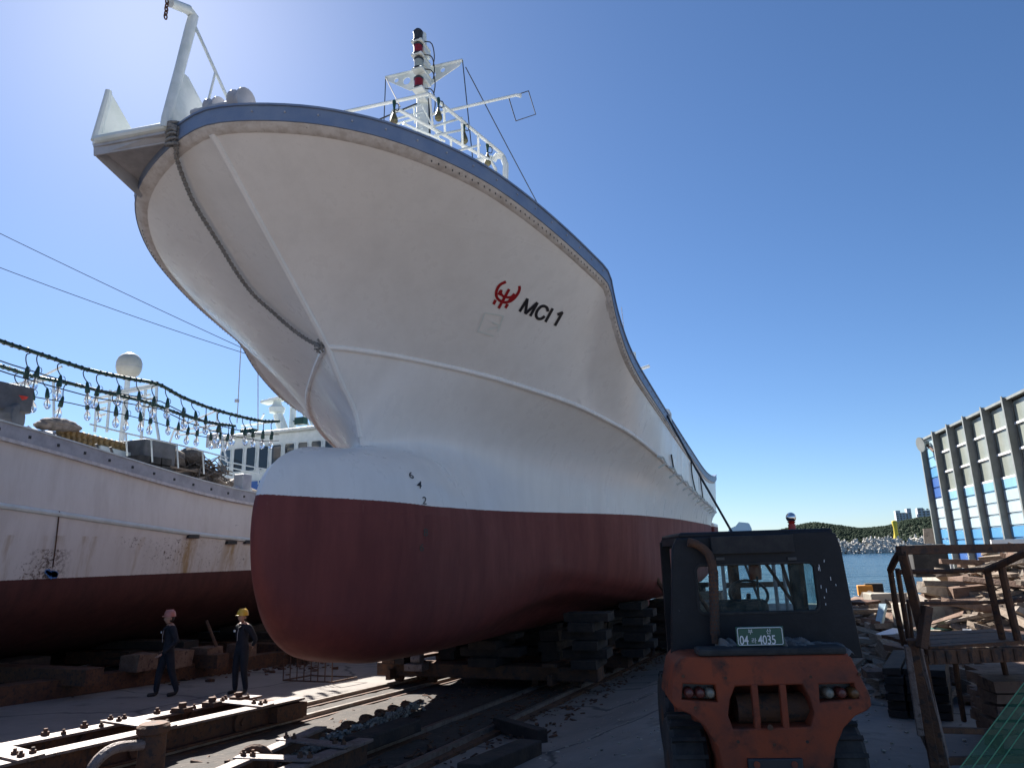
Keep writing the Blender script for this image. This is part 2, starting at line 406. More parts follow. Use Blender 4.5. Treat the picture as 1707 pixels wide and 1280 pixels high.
# ------------------------------------------------------------------ ground, sea, far shore
SEA = -2.3
def ground_z(x, y):
    w = 1 - smooth(-3.4, -1.2, x)
    zs = -SLOPE * max(y, -60)
    zq = -0.012 * max(0, y - 12)
    z = zs * w + zq * (1 - w)
    if y > 31 and w < 1: z = z * 1.0 - (1 - w) * smooth(31, 31.6, y) * 6
    return z
xs = [-900, -300, -120, -60, -40, -30] + [-26 + i * 1.0 for i in range(23)] + [-3 + i * 0.4 for i in range(12)] + [2 + i for i in range(14)] + [18, 24, 32, 45, 70, 120, 300, 900]
ys = [-300, -120, -60, -30, -16] + [-10 + i * 1.0 for i in range(41)] + [31, 31.2, 31.4, 31.6, 33, 36, 40, 44, 48, 60, 90]
def weather_ground(m):
    n = m.node_tree.nodes; L = m.node_tree.links; b = n['Principled BSDF']; src = b.inputs['Base Color'].links[0].from_socket
    tc = n.new('ShaderNodeTexCoord'); dn = n.new('ShaderNodeTexNoise'); dn.inputs['Scale'].default_value = 1.2; dn.inputs['Detail'].default_value = 6; L.new(tc.outputs['Object'], dn.inputs['Vector'])
    ad = n.new('ShaderNodeMix'); ad.data_type = 'VECTOR'; ad.inputs['Factor'].default_value = .35; L.new(tc.outputs['Object'], ad.inputs[4]); L.new(dn.outputs['Color'], ad.inputs[5])
    vo = n.new('ShaderNodeTexVoronoi'); vo.feature = 'DISTANCE_TO_EDGE'; vo.inputs['Scale'].default_value = .42; L.new(ad.outputs[1], vo.inputs['Vector'])
    cr_ = n.new('ShaderNodeMapRange'); cr_.inputs['From Min'].default_value = .004; cr_.inputs['From Max'].default_value = .013; cr_.inputs['To Min'].default_value = .75; cr_.inputs['To Max'].default_value = 0; L.new(vo.outputs['Distance'], cr_.inputs['Value'])
    st = n.new('ShaderNodeTexNoise'); st.inputs['Scale'].default_value = .9; st.inputs['Detail'].default_value = 9; st.inputs['Roughness'].default_value = .7; L.new(tc.outputs['Object'], st.inputs['Vector'])
    sr = n.new('ShaderNodeMapRange'); sr.inputs['From Min'].default_value = .56; sr.inputs['From Max'].default_value = .68; sr.inputs['To Max'].default_value = .7; L.new(st.outputs['Fac'], sr.inputs['Value'])
    col = src
    for f, c in ((sr.outputs[0], (.06, .048, .04, 1)), (cr_.outputs[0], (.03, .026, .024, 1))):
        mx = n.new('ShaderNodeMix'); mx.data_type = 'RGBA'; L.new(f, mx.inputs['Factor']); L.new(col, mx.inputs['A']); mx.inputs['B'].default_value = c; col = mx.outputs['Result']
    L.new(col, b.inputs['Base Color'])
weather_ground(m_ground)
mb = MB()
mb.grid([[(x, y, ground_z(x, y) + (random.uniform(-.012, .012) if abs(x) < 30 else 0)) for x in xs] for y in ys])
struct(mb.build('ground', m_ground, smooth=True))

def sea_mat():
    m = bpy.data.materials.new('sea_water'); m.use_nodes = True; nt = m.node_tree; n = nt.nodes; L = nt.links; b = n['Principled BSDF']
    b.inputs['Base Color'].default_value = (0.012, 0.05, 0.085, 1); b.inputs['Roughness'].default_value = 0.16
    tc = n.new('ShaderNodeTexCoord'); mp = n.new('ShaderNodeMapping'); mp.inputs['Scale'].default_value = (0.5, 1.0, 1); L.new(tc.outputs['Object'], mp.inputs[0])
    a = n.new('ShaderNodeTexNoise'); a.inputs['Scale'].default_value = 0.9; a.inputs['Detail'].default_value = 7; a.inputs['Roughness'].default_value = 0.62; L.new(mp.outputs[0], a.inputs['Vector'])
    a2 = n.new('ShaderNodeTexNoise'); a2.inputs['Scale'].default_value = 0.16; a2.inputs['Detail'].default_value = 5; L.new(mp.outputs[0], a2.inputs['Vector'])
    mm_ = n.new('ShaderNodeMath'); mm_.operation = 'MULTIPLY_ADD'; mm_.inputs[1].default_value = 5.0; L.new(a2.outputs['Fac'], mm_.inputs[0]); L.new(a.outputs['Fac'], mm_.inputs[2])
    bp = n.new('ShaderNodeBump'); bp.inputs['Strength'].default_value = 1.0; bp.inputs['Distance'].default_value = 0.6; L.new(mm_.outputs[0], bp.inputs['Height']); L.new(bp.outputs[0], b.inputs['Normal'])
    return m
mb = MB(); mb.grid([[(x, y, SEA) for x in (-9000, -2000, -300, 0, 300, 2000, 9000)] for y in (33, 60, 120, 300, 900, 3000, 15000)])
struct(mb.build('sea', sea_mat()))

m_forest = M('pine_forest', (0.022, 0.036, 0.022), 0.95, c2=(0.032, 0.045, 0.028), ns=0.05, spec=.1)
m_hillsoil = M('hill_undergrowth', (0.025, 0.04, 0.02), 0.95, c2=(0.05, 0.06, 0.035), ns=0.03)
HD = 750.0
def hill_h(u):   # profile along the shore, metres across at HD
    prof = [(-220, -6), (-90, 0), (-50, 6), (-25, 15), (0, 22), (15, 26), (28, 28), (50, 24), (75, 19), (95, 20), (120, 27), (150, 30), (190, 27), (240, 31), (330, 24), (480, 10), (620, -4)]
    return ip(u, prof) * .9 - .5
rows = []
us = np.linspace(-220, 620, 140)
for k, dy in enumerate(np.linspace(0, 1, 14)):
    y = HD + dy * 260
    prof = math.sin(min(1, dy / 0.55) * math.pi / 2) if dy < 0.55 else math.cos((dy - 0.55) / 0.45 * math.pi / 2)
    rows.append([(u * (1 + 0.1 * dy), y, SEA - 1 + max(0, prof) * (hill_h(u) + 5.5) + 1.2 * math.sin(u * 0.11 + k) * prof) for u in us])
mb = MB(); mb.grid(rows); struct(mb.build('hill', m_hillsoil, smooth=True))
# tree canopy on the hill: far wood read as one mass
mb = MB(); rnd = random.Random(3)
ico = []
for _ in range(15000):
    u = rnd.uniform(-80, 420); dy = rnd.random() ** 0.9 * 0.62
    prof = math.sin(min(1, dy / 0.55) * math.pi / 2)
    h = SEA - 1 + prof * (hill_h(u) + 5.5)
    if hill_h(u) < 2: continue
    r = rnd.uniform(.8, 1.9); c = Vector((u * (1 + 0.1 * dy), HD + dy * 260, h + r * 0.5))
    o = len(mb.v); n = 6
    vs = [c + Vector((0, 0, r * rnd.uniform(.75, 1.1)))]
    for zz, rr in ((0.55, 0.7), (-0.3, 1.0)):
        for k in range(n):
            t = 2 * math.pi * (k + rnd.random() * .5) / n; q = rr * r * rnd.uniform(0.8, 1.15)
            vs.append(c + Vector((q * math.cos(t), q * math.sin(t), zz * r * rnd.uniform(.7, 1.3))))
    fs = [(0, 1 + k, 1 + (k + 1) % n) for k in range(n)] + [(1 + k, 1 + n + k, 1 + n + (k + 1) % n, 1 + (k + 1) % n) for k in range(n)]
    mb.add(vs, fs)
tag(stuff(mb.build('hill_wood', m_forest)), 'dark green pine wood covering the far hill across the water', 'wood')

# breakwater of concrete armour blocks
m_tetra = M('pale_armour_concrete', (0.55, 0.52, 0.46), 0.9, c2=(0.42, 0.4, 0.36), ns=0.4)
mb = MB(); rnd = random.Random(5)
BW = 420.0
for i in range(620):
    x = rnd.uniform(-10, 110); row = rnd.random(); c = Vector((x, BW + row * 7, SEA + row * 6.6 + rnd.uniform(-.4, .6)))
    rot = Matrix.Rotation(rnd.uniform(0, 6.3), 3, 'Z') @ Matrix.Rotation(rnd.uniform(-.6, .6), 3, 'X')
    L_ = rnd.uniform(1.5, 2.1)
    for d in ((0, 0, 1), (0.94, 0, -0.33), (-0.47, 0.81, -0.33), (-0.47, -0.81, -0.33)):
        mb.cyl(c, c + rot @ Vector(d) * L_, 0.75, 0.45, n=5)
tag(stuff(mb.build('breakwater_armour_blocks', m_tetra)), 'pale concrete armour blocks heaped along the far breakwater', 'breakwater')
mb = MB(); mb.slab([(-60, BW + 8, SEA - 1), (420, BW + 8, SEA - 1), (420, BW + 18, SEA - 1), (-60, BW + 18, SEA - 1)], (0, 0, 6.0))
tag(mb.build('breakwater_wall', m_conc), 'low concrete breakwater wall behind the armour blocks', 'breakwater')

# yellow harbour marker on the breakwater
p = aty(1495, 897, BW + 8); q = aty(1495, 873, BW + 8)
mk = thing('harbour_beacon', 'tall yellow harbour beacon standing on the far breakwater', 'beacon', p)
m_yel = M('yellow_beacon_paint', (0.62, 0.47, 0.03), 0.5)
mb = MB(); mb.lathe([(2.0, -1.5), (1.5, 0.5), (1.1, 2.5), (1.0, 5.5), (1.5, 8.3), (1.2, 9.0), (0.3, 9.2)], p, 10); mb.build('shaft', m_yel, mk, True)
mb = MB(); mb.lathe([(2.6, -2.2), (2.6, -1.4), (2.0, -1.2)], p, 10); mb.build('base', m_conc, mk)

# far tower blocks
m_tower = M('pale_tower_wall', (0.46, 0.47, 0.49), 0.7, c2=(0.40, 0.41, 0.43), ns=0.1)
def tower(px0, px1, ptop, pbot, dist, label, floors, cols, curved=False):
    a = aty(px0, pbot, dist); b = aty(px1, ptop, dist); w = b.x - a.x; h = b.z - a.z + 30; z0 = a.z - 30
    t = thing('apartment_tower', label, 'building', (a.x, dist, z0), group=None)
    if curved:
        mb = MB(); poly = [(a.x, dist, z0), (b.x, dist, z0), (b.x, dist + 18, z0), (a.x, dist + 18, z0)]
        pr = [(a.x + w * .06, dist, z0), (b.x - w * .10, dist, z0), (b.x, dist, b.z - h * .12), (b.x - w * .08, dist, b.z - 1), (a.x + w * .55, dist, b.z), (a.x + w * .4, dist, b.z - 3), (a.x + w * .12, dist, b.z - 5), (a.x, dist, b.z - 10)]
        mb.slab(pr, (0, 20, 0)); mb.build('wall', M('white_tower_wall', (.8, .8, .8), .6), t)
    else:
        for k, (f0, f1, hh) in enumerate(((0, .30, .95), (.33, .70, .88), (.73, 1, 1.0))):
            mb = MB(); mb.box((a.x + w * (f0 + f1) / 2, dist + 9, z0 + h * hh / 2), (w * (f1 - f0), 18, h * hh)); mb.build('wall', m_tower, t)
    fh = (h - 26) / floors
    for i in range(floors):
        for j in range(cols):
            x0 = a.x + w * (j + .22) / cols; x1 = a.x + w * (j + .78) / cols
            z = z0 + 26 + fh * (i + .35)
            if z > b.z - (5 if not curved else 8): continue
            mb = MB(); mb.slab([(x0, dist - .02, z), (x1, dist - .02, z), (x1, dist - .02, z + fh * .5), (x0, dist - .02, z + fh * .5)], (0, -.5, 0)); mb.build('window', m_winglass, t)
    return t
tower(1495, 1518, 847, 868, 1150, 'pale apartment tower with dark windows, left one on the hill', 7, 5)
tower(1532, 1562, 842, 868, 1150, 'pale apartment tower on the hill, right one beside the blue building', 7, 5)
tower(1212, 1250, 869, 895, 600, 'white curved waterfront tower far beyond the forklift roof', 9, 8, True)

# ------------------------------------------------------------------ main ship
XC = -6.0
ship = thing('fishing_vessel', 'large white fishing vessel with red bottom and bulbous bow on the slipway', 'ship', (XC, 9, 0.4))
RIM = [(5.88, 0, 7.20), (5.90, .19, 7.20), (6.0, .60, 7.18), (6.2, 1.15, 7.13), (6.42, 1.6, 7.06), (6.71, 2.0, 6.99), (7.19, 2.43, 6.90), (7.77, 2.80, 6.80), (8.45, 3.09, 6.68), (9.24, 3.34, 6.55), (10.18, 3.57, 6.41), (10.79, 3.69, 6.30), (10.99, 3.69, 6.10), (11.35, 3.68, 5.81), (12.0, 3.68, 5.48), (12.83, 3.69, 5.27), (13.9, 3.7, 5.13), (16.4, 3.7, 4.90), (19.8, 3.7, 4.62), (25, 3.6, 4.46), (29, 3.5, 4.65), (33, 3.3, 5.1)]
KNK = [(8.42, 0, 4.95), (8.6, .2, 4.95), (9.24, .80, 4.90), (10.20, 1.64, 4.76), (11.03, 2.19, 4.63), (12.12, 2.72, 4.49), (13.2, 3.08, 4.33), (13.9, 3.28, 4.22), (15.4, 3.5, 4.0), (16.8, 3.6, 3.82), (20, 3.62, 3.62), (24.5, 3.58, 3.45), (29, 3.45, 3.4), (33, 3.2, 3.5)]
def pts_bz(tab, n): return curve_pts([(t[1], t[0], t[2]) for t in tab], n)   # Vector(b, y, z)
NR = 150
rim = pts_bz(RIM, NR)
kcurve = pts_bz(KNK, 400); ky = np.array([p.y for p in kcurve]); kb = np.array([p.x for p in kcurve]); kz = np.array([p.z for p in kcurve])
YMAP = [(5.88, 8.42), (6.42, 9.0), (7.2, 9.9), (8.5, 10.95), (10.8, 12.4), (13, 13.9), (16, 16.1), (33, 33)]
STEMZ = [(8.42, 4.95), (8.74, 4.55), (9.2, 4.09), (9.36, 3.7)]
BW_ = [(9.36, 0), (9.8, .2), (10.5, .55), (11.5, 1.08), (12.5, 1.62), (13.5, 2.15), (15, 2.78), (17, 3.2), (20, 3.42), (25, 3.42), (33, 3.0)]
ZW_ = [(9.36, 3.62), (10.5, 3.6), (13, 3.5), (20, 3.2), (33, 3.2)]
ZTOP = [(7.08, 2.35), (7.10, 2.55), (7.17, 2.8), (7.30, 3.06), (7.55, 3.26), (8.0, 3.42), (8.6, 3.49), (9.0, 3.53), (9.36, 3.62)]
BWL = [(7.08, 0), (7.11, .08), (7.22, .16), (7.45, .31), (7.75, .53), (8.1, .80), (8.5, 1.04), (9, 1.22), (10.5, 1.44), (11.7, 1.66), (12.8, 1.98), (14.3, 2.55), (16.3, 3.0), (21, 3.3), (28, 3.3), (33, 2.9)]
ZBOT = [(7.08, 2.3), (7.11, 2.0), (7.22, 1.6), (7.46, 1.22), (7.8, .9), (8.35, .66), (9.2, .50), (11, .43), (15, .38), (33, .3)]
def zwl(y): return 2.62 + 0.01 * (y - 9)
def lower_section(y):
    bw = ip(y, BW_) if y > 9.36 else 0.0
    zw = ip(y, ZW_) if y >= 9.36 else ip(y, ZTOP)
    bm_ = ip(y, BWL); zb = ip(y, ZBOT)
    k = smooth(7.08, 8.2, y)
    zm = zb + (zw - zb) * 0.55 * (1 - k) + (zwl(y) - zb) * k if y < 8.2 else zwl(y)
    zt = zw - (zw - zm) * 0.22; bt = bw + (bm_ - bw) * 0.66
    zt2 = zw - (zw - zm) * 0.55; bt2 = bw + (bm_ - bw) * 0.92
    a = smooth(10.2, 14, y)
    nz = 1 - smooth(7.6, 9.6, y); zc = zb + (zm - zb) * 0.40; bc = bm_ * (0.96 - .10 * nz)
    zc2 = ip(y, [(10.2, 1.45), (12, 1.72), (13.8, 1.68), (15, 1.48), (18.4, .98), (25, .95), (33, 1.7)]); bc = bc * (1 - a) + (bm_ + .02) * a; zc = zc * (1 - a) + zc2 * a
    zb2 = zb + (zm - zb) * 0.09; bb = bm_ * (0.70 - .15 * nz)
    bb = bb * (1 - a) + bm_ * .55 * a; zb2 = zb2 * (1 - a) + (zb + (zc - zb) * .42) * a
    P = [(bw, zw), (bt, zt), (bt2, zt2), (bm_, zm), (bm_ * (1 - .0 * a), (zm + zc) / 2 + .05) if a > .5 else (bm_ * .995, zm + (zc - zm) * .45), (bc, zc), (bb + (bc - bb) * .62, zb2 + (zc - zb2) * .35), (bb, zb2), (bb * .5, zb + .01), (0, zb)]
    P3 = [(p[0], 0, p[1]) for p in P]
    c = curve_pts(P3, 40)
    lin = []
    d = np.r_[0, np.cumsum([math.hypot(P[i + 1][0] - P[i][0], P[i + 1][1] - P[i][1]) for i in range(len(P) - 1)])]
    for s in np.linspace(0, d[-1], 40):
        lin.append((np.interp(s, d, [p[0] for p in P]), np.interp(s, d, [p[1] for p in P])))
    return [(max(0, c[i].x * (1 - a) + lin[i][0] * a), c[i].z * (1 - a) + lin[i][1] * a) for i in range(40)]
hull = MB()
def both(rows):
    for s in (1, -1): hull.grid([[(XC + s * p[0], p[1], p[2]) for p in r] for r in rows])
# upper topsides: rim to knuckle
rows = []
BANDH = .16
for p0_ in rim:
    p = p0_ - Vector((0, 0, BANDH)); yb = ip(p.y, YMAP); B = Vector((float(np.interp(yb, ky, kb)), yb, float(np.interp(yb, ky, kz))))
    sag = 0.16 * (1 - smooth(9, 15, p.y)) * min(1, p.x / 1.0)
    r = []
    for v in np.linspace(0, 1, 13):
        q = p.lerp(B, float(v)); q.x = max(0, q.x - sag * 4 * v * (1 - v) * (0.7 + .3 * v)); r.append(q)
    rows.append(r)
RIM_ROWS = rows
both(rows)
# below the knuckle: forward of the waist junction two patches, aft of it one faired section
ysl = sorted(set([8.42 + (9.36 - 8.42) * i / 14 for i in range(15)] + [9.36 + 0.24 * i for i in range(40)] + [18.96 + (33 - 18.96) * i / 24 for i in range(25)]))
def upper_part(y):
    K = (float(np.interp(y, ky, kb)), float(np.interp(y, ky, kz)))
    W = (0.0, ip(y, STEMZ)) if y < 9.36 - 1e-6 else (ip(y, BW_) if y > 9.36 + 1e-6 else 0.0, ip(y, ZW_))
    r = []
    for v in np.linspace(0, 1, 17):
        cc = 0.18 * K[0] * v * (1 - v) * (1 - smooth(12, 16, y))
        r.append((max(0, K[0] + (W[0] - K[0]) * v - cc), K[1] + (W[1] - K[1]) * v))
    return r
both([[(b, y, z) for b, z in upper_part(y)] for y in ysl if y <= 9.36 + 1e-6])
ysb = sorted(set([7.08 + 1.12 * (1 - math.cos(i / 26 * math.pi / 2)) for i in range(26)] + [8.2 + (9.36 - 8.2) * i / 9 for i in range(10)]))
both([[(b, y, z) for b, z in lower_section(y)] for y in ysb])
rows = []
for y in [q for q in ysl if q >= 9.36 - 1e-6]:
    P = np.array(upper_part(y) + lower_section(y)[1:]); ramp = smooth(9.36, 11.2, y) * (1 - .75 * smooth(14, 17, y))
    for it in range(70):
        Q = P.copy(); Q[1:-1] = (P[:-2] + P[2:]) / 2
        wgt = np.zeros(len(P)); wgt[1:34] = ramp * .5; wgt[28:34] *= np.linspace(1, 0, 6)
        P = P + (Q - P) * wgt[:, None]
    rows.append([(max(0, float(p[0])), y, float(p[1])) for p in P])
both(rows)
# transom
endu = [(p.x, p.y, p.z) for p in [rim[-1]]]
sec = [(rim[-1].x, rim[-1].z), (float(kb[-1]), float(kz[-1]))] + lower_section(33.0)
hull.add([(XC + b, 33, z) for b, z in sec] + [(XC - b, 33, z) for b, z in reversed(sec)], [tuple(range(2 * len(sec)))])
hull_o = hull.build('hull', m_hull, ship, smooth=True, weld=True, sharp=40)
BVH = BVHTree.FromPolygons([Vector(v) for v in hull.v], hull.f)
def on_hull(px, py, off=0.006):
    d = ray(px, py).normalized(); h = BVH.ray_cast(O, d)
    if h[0] is None: return None
    nrm = h[1] if h[1].dot(d) < 0 else -h[1]
    return h[0] + nrm * off
# deck and bulwark capping
def rim_frame(i):
    a = rim[max(0, i - 1)]; b = rim[min(NR - 1, i + 1)]; t = Vector((b.x - a.x, b.y - a.y, 0))
    if i == 0: return Vector((0, -1, 0))
    t.normalize(); n_ = Vector((t.y, -t.x, 0)); return n_
def flare(i):
    r = RIM_ROWS[i]; k = r[0].z - r[2].z
    return Vector(((r[2].x - r[0].x) / k, (r[2].y - r[0].y) / k, 0)) if k > .02 else Vector((0, 0, 0))
def band(name, mat, prof, parent=ship):
    """prof: points (outward offset, height, share of the flare followed)"""
    mb = MB()
    for s in (1, -1):
        rows = []
        for i in range(NR):
            p = rim[i]; n_ = rim_frame(i); r = []
            for o_, z, fsh in prof + prof[:1]:
                q = p + n_ * o_ + flare(i) * (max(0, -z - BANDH) * fsh); r.append((XC + s * max(0, q.x), q.y, p.z + z))
            rows.append(r)
        mb.grid(rows)
    return mb.build(name, mat, parent, smooth=True, weld=True, sharp=30)
band('bulwark_band', m_bluegrey, [(-.06, .03, 0), (.055, .03, 0), (.055, -.165, 0), (-.04, -.165, 0)])
band('rail_cap', m_bluegrey, [(-.10, .032, 0), (.075, .032, 0), (.075, .058, 0), (-.10, .058, 0)])
band('rubbing_strip', m_rubstrip, [(-.03, -.167, 0), (.04, -.167, 0), (.032, -.215, .7), (.02, -.235, 1), (-.03, -.235, 1)])
# studs along the blue band and seams across the rubbing strip
studs = MB(); seams = MB()
for i in range(3, 120, 2):
    for s in (1, -1):
        p = rim[i]; n_ = rim_frame(i); c = Vector((XC + s * (p.x + n_.x * .05), p.y + n_.y * .05, p.z - .05)); nn = Vector((s * n_.x, n_.y, 0))
        studs.cyl(c, c + nn * .02, .012, n=6)
for i in range(14, 70):
    for s in (1, -1):
        for t in (0, .5):
            p = rim[i].lerp(rim[i + 1], t); n_ = rim_frame(i); nn = Vector((s * n_.x, n_.y, 0)); tt = Vector((-nn.y, nn.x, 0))
            c = Vector((XC + s * (p.x + n_.x * .037 + flare(i).x * .03), p.y + n_.y * .037 + flare(i).y * .03, p.z - .20))
            seams.box(c, (.012, .006, .05), Matrix((tt, nn, Vector((0, 0, 1)))).transposed())
stuff(studs.build('stud_row', m_greyp, ship)); stuff(seams.build('strip_seams', m_dark, ship))
dk = MB(); dk.grid([[(XC + s * max(0, r[3].x - .06), r[3].y + .06, r[3].z) for s in (-1, 0, 1)] for r in RIM_ROWS[2:-1]]); dk.build('deck', m_greyp, ship)
# knuckle rail and stem bar
mb = MB()
for s in (1, -1): mb.tube([(XC + s * p.x, p.y, p.z) for p in kcurve[::4]], 0.042, 8)
mb.build('knuckle_rail', m_hull, ship, True)
mb = MB(); mb.tube([(XC, 5.90 + (8.42 - 5.90) * t, 7.03 + (4.95 - 7.03) * t) for t in np.linspace(0.02, 1, 14)], 0.05, 8)
mb.tube([(XC, y, ip(y, STEMZ)) for y in np.linspace(8.42, 9.34, 10)], 0.05, 8)
mb.build('stem_bar', m_hull, ship, True)
# dark bow thruster / stern gear
mb = MB(); mb.slab([(XC - .12, 25, .3), (XC - .12, 32, .3), (XC - .12, 32.5, -.35), (XC - .12, 26, -.2)], (.24, 0, 0)); mb.build('skeg', m_hull, ship)
mb = MB()
for k in range(4):
    t = k * math.pi / 2; d = Vector((math.cos(t), .3, math.sin(t))).normalized(); mb.box(Vector((XC, 32.8, .1)) + d * .45, (.35, .06, .5), Matrix.Rotation(t, 3, 'Y') @ Matrix.Rotation(.5, 3, 'Z'))
mb.cyl((XC, 32.2, .1), (XC, 33.1, .1), .15, .08)
mb.build('propeller', m_steel, ship)
sp_ = MB(); sp_.box((XC + 1.9, 32.3, 2.75), (2.6, 1.8, .5)); sp_.box((XC - 1.9, 32.3, 2.75), (2.6, 1.8, .5)); sp_.build('stern_sponson', m_hull, ship, bevel=.06)
# mooring eyes under the knuckle
for k in range(11):
    y = 15.6 + k * 1.0; x = XC + float(np.interp(y, ky, kb)); z = float(np.interp(y, ky, kz))
    mb = MB(); mb.tube([Vector((x + .02, y, z - .06)), Vector((x + .16, y, z - .1)), Vector((x + .2, y + .05, z - .22)), Vector((x + .02, y + .05, z - .3))], .025, 6); mb.build('fender_hook', m_whitep, ship, True)
for pxs in (((1117, 758), (1122, 785)), ((1150, 770), (1152, 792), (1158, 820)), ((1165, 790), (1170, 830))):
    mb = MB(); pts = [on_hull(a, b, .03) for a, b in pxs]; pts = [p for p in pts if p]
    if len(pts) > 1:
        mb.tube(curve_pts(pts, 8) if len(pts) > 2 else pts, .02, 6); mb.build('lashing_line', m_dark, ship)
# ghost of an old welded emblem on the plating
mb = MB()
def ribbon(mb, pix, w, off=0.006, n=24):
    """flat strip of width w (photo pixels) conformed to the plating"""
    P = curve_pts([(a, b, 0) for a, b in pix], n) if len(pix) > 2 else [Vector((*pix[0], 0)).lerp(Vector((*pix[1], 0)), i / 7) for i in range(8)]
    rows = []
    for i, p in enumerate(P):
        d = (P[min(len(P) - 1, i + 1)] - P[max(0, i - 1)]).normalized(); nn = Vector((-d.y, d.x, 0))
        a = on_hull(*(p + nn * w / 2).xy, off); b = on_hull(*(p - nn * w / 2).xy, off)
        if a is None or b is None: return
        rows.append([a, b])
    mb.grid(rows)
for pix in (((808, 521), (839, 526)), ((839, 526), (829, 553)), ((795, 551), (823, 560)), ((808, 521), (797, 550)), ((820, 536), (832, 543), (812, 549))):
    ribbon(mb, pix, 2.2, .012)
mb.build('old_emblem_weld', m_whitep, ship)
# emblem
def Z(x, y): return (780 + x * 0.10545, 450 + y * 0.10545)
mb = MB()
ribbon(mb, [Z(600, 185), Z(505, 235), Z(450, 330), Z(455, 430), Z(525, 495), Z(620, 508), Z(715, 460), Z(785, 375), Z(815, 300), Z(810, 250)], 4.6)
ribbon(mb, [Z(735, 375), Z(680, 425), Z(620, 430), Z(560, 415), Z(518, 360), Z(528, 310)], 4.0, .007)
ribbon(mb, [Z(650, 300), Z(482, 605)], 4.6, .008)
ribbon(mb, [Z(520, 330), Z(490, 395)], 6.0, .008); ribbon(mb, [Z(437, 470), Z(402, 540)], 4.6, .008)
ribbon(mb, [Z(735, 375), Z(640, 500)], 4.6, .008); ribbon(mb, [Z(628, 535), Z(588, 600)], 4.6, .008)
mb.build('bow_emblem', m_logored, ship)
def hull_text(s, origin, ex, ey, name, mat, shear=0.0, offset=0.0, parent=ship, space=1.0):
    """origin/ex/ey in photo pixels: the frame of the lettering on the plating"""
    me = text_mesh(s, 0, shear, offset, space); bm = bmesh.new(); bm.from_mesh(me)
    bmesh.ops.triangulate(bm, faces=bm.faces)
    for v in bm.verts:
        q = on_hull(origin[0] + ex[0] * v.co.x + ey[0] * v.co.y, origin[1] + ex[1] * v.co.x + ey[1] * v.co.y, .008)
        if q: v.co = q
    bm.to_mesh(me); bm.free()
    return link(name, me, mat, parent)
for strokes in (((815, 655), (942, 450)), ((938, 450), (905, 690)), ((900, 690), (1098, 512)), ((1098, 512), (980, 725))), (((1262, 655), (1252, 600), (1205, 568), (1150, 580), (1095, 640), (1075, 710), (1100, 765), (1155, 768), (1212, 728)),), (((1338, 605), (1222, 820)),), (((1412, 702), (1500, 668)), ((1492, 664), (1372, 878))):
    mb = MB()
    for k, st in enumerate(strokes): ribbon(mb, [Z(*q) for q in st], 4.6, .007 + .001 * k)
    mb.build('ship_name_letter', m_logoblk, ship)
for s, o_, ex, ey in (('6', (682, 796), (17, 5), (-4, -15)), ('4', (694, 813), (17, 3), (1, -17)), ('2', (703, 840), (16, 1.5), (0, -18)), ('8', (705, 893), (16, 1), (0, -18)), ('6', (698, 918), (16, 1), (1.5, -18))):
    hull_text(s, o_, ex, ey, 'draft_mark', m_logoblk, 0, 0.004)

# mooring rope on the bow, twisted from three strands
def twisted(pts, r, n_tw, name, mat, parent=None, strands=3):
    C = curve_pts(pts, 160); mb = MB()
    for k in range(strands):
        path = []
        for i, p in enumerate(C):
            d = (C[min(159, i + 1)] - C[max(0, i - 1)]).normalized(); a = d.cross(Vector((.2, .1, 1))).normalized(); b = d.cross(a)
            t = 2 * math.pi * (n_tw * i / 159 + k / strands); path.append(p + a * (r * math.cos(t)) + b * (r * math.sin(t)))
        mb.tube(path, r * 1.05, 6)
    return mb.build(name, mat, parent, True)
rp = [on_hull(a, b, .07) for a, b in ((301, 262), (316, 305), (331, 338), (371, 403), (404, 456), (430, 489), (456, 512), (490, 542), (520, 563), (540, 572))]
rp = [p for p in rp if p]
bow_rope = thing('bow_rope', 'grey twisted rope hanging down the bow from the platform to the stem', 'rope', rp[-1])
twisted([Vector((-6.55, 5.93, 7.28)), Vector((-6.58, 5.90, 7.1)), Vector((-6.55, 5.93, 6.95))] + rp[0:], .0175, 52, 'strand', m_rope, bow_rope, 2)
mb = MB(); rnd = random.Random(4)
for k in range(7):
    c = Vector((-6.58, 5.9, 6.96 + k * .05)); mb.tube([c + Vector((.07 * math.cos(t), .07 * math.sin(t), .03 * math.sin(t + k))) for t in np.linspace(0, 6.0, 14)], .018, 6)
mb.build('coil', m_rope, bow_rope, True); mb = MB()
for k in range(5):
    mb.tube([rp[-1] + Vector((rnd.uniform(-.08, .08), rnd.uniform(-.08, .08), rnd.uniform(-.1, .1))) for _ in range(5)], .016, 6)
mb.build('knot', m_rope, bow_rope, True)

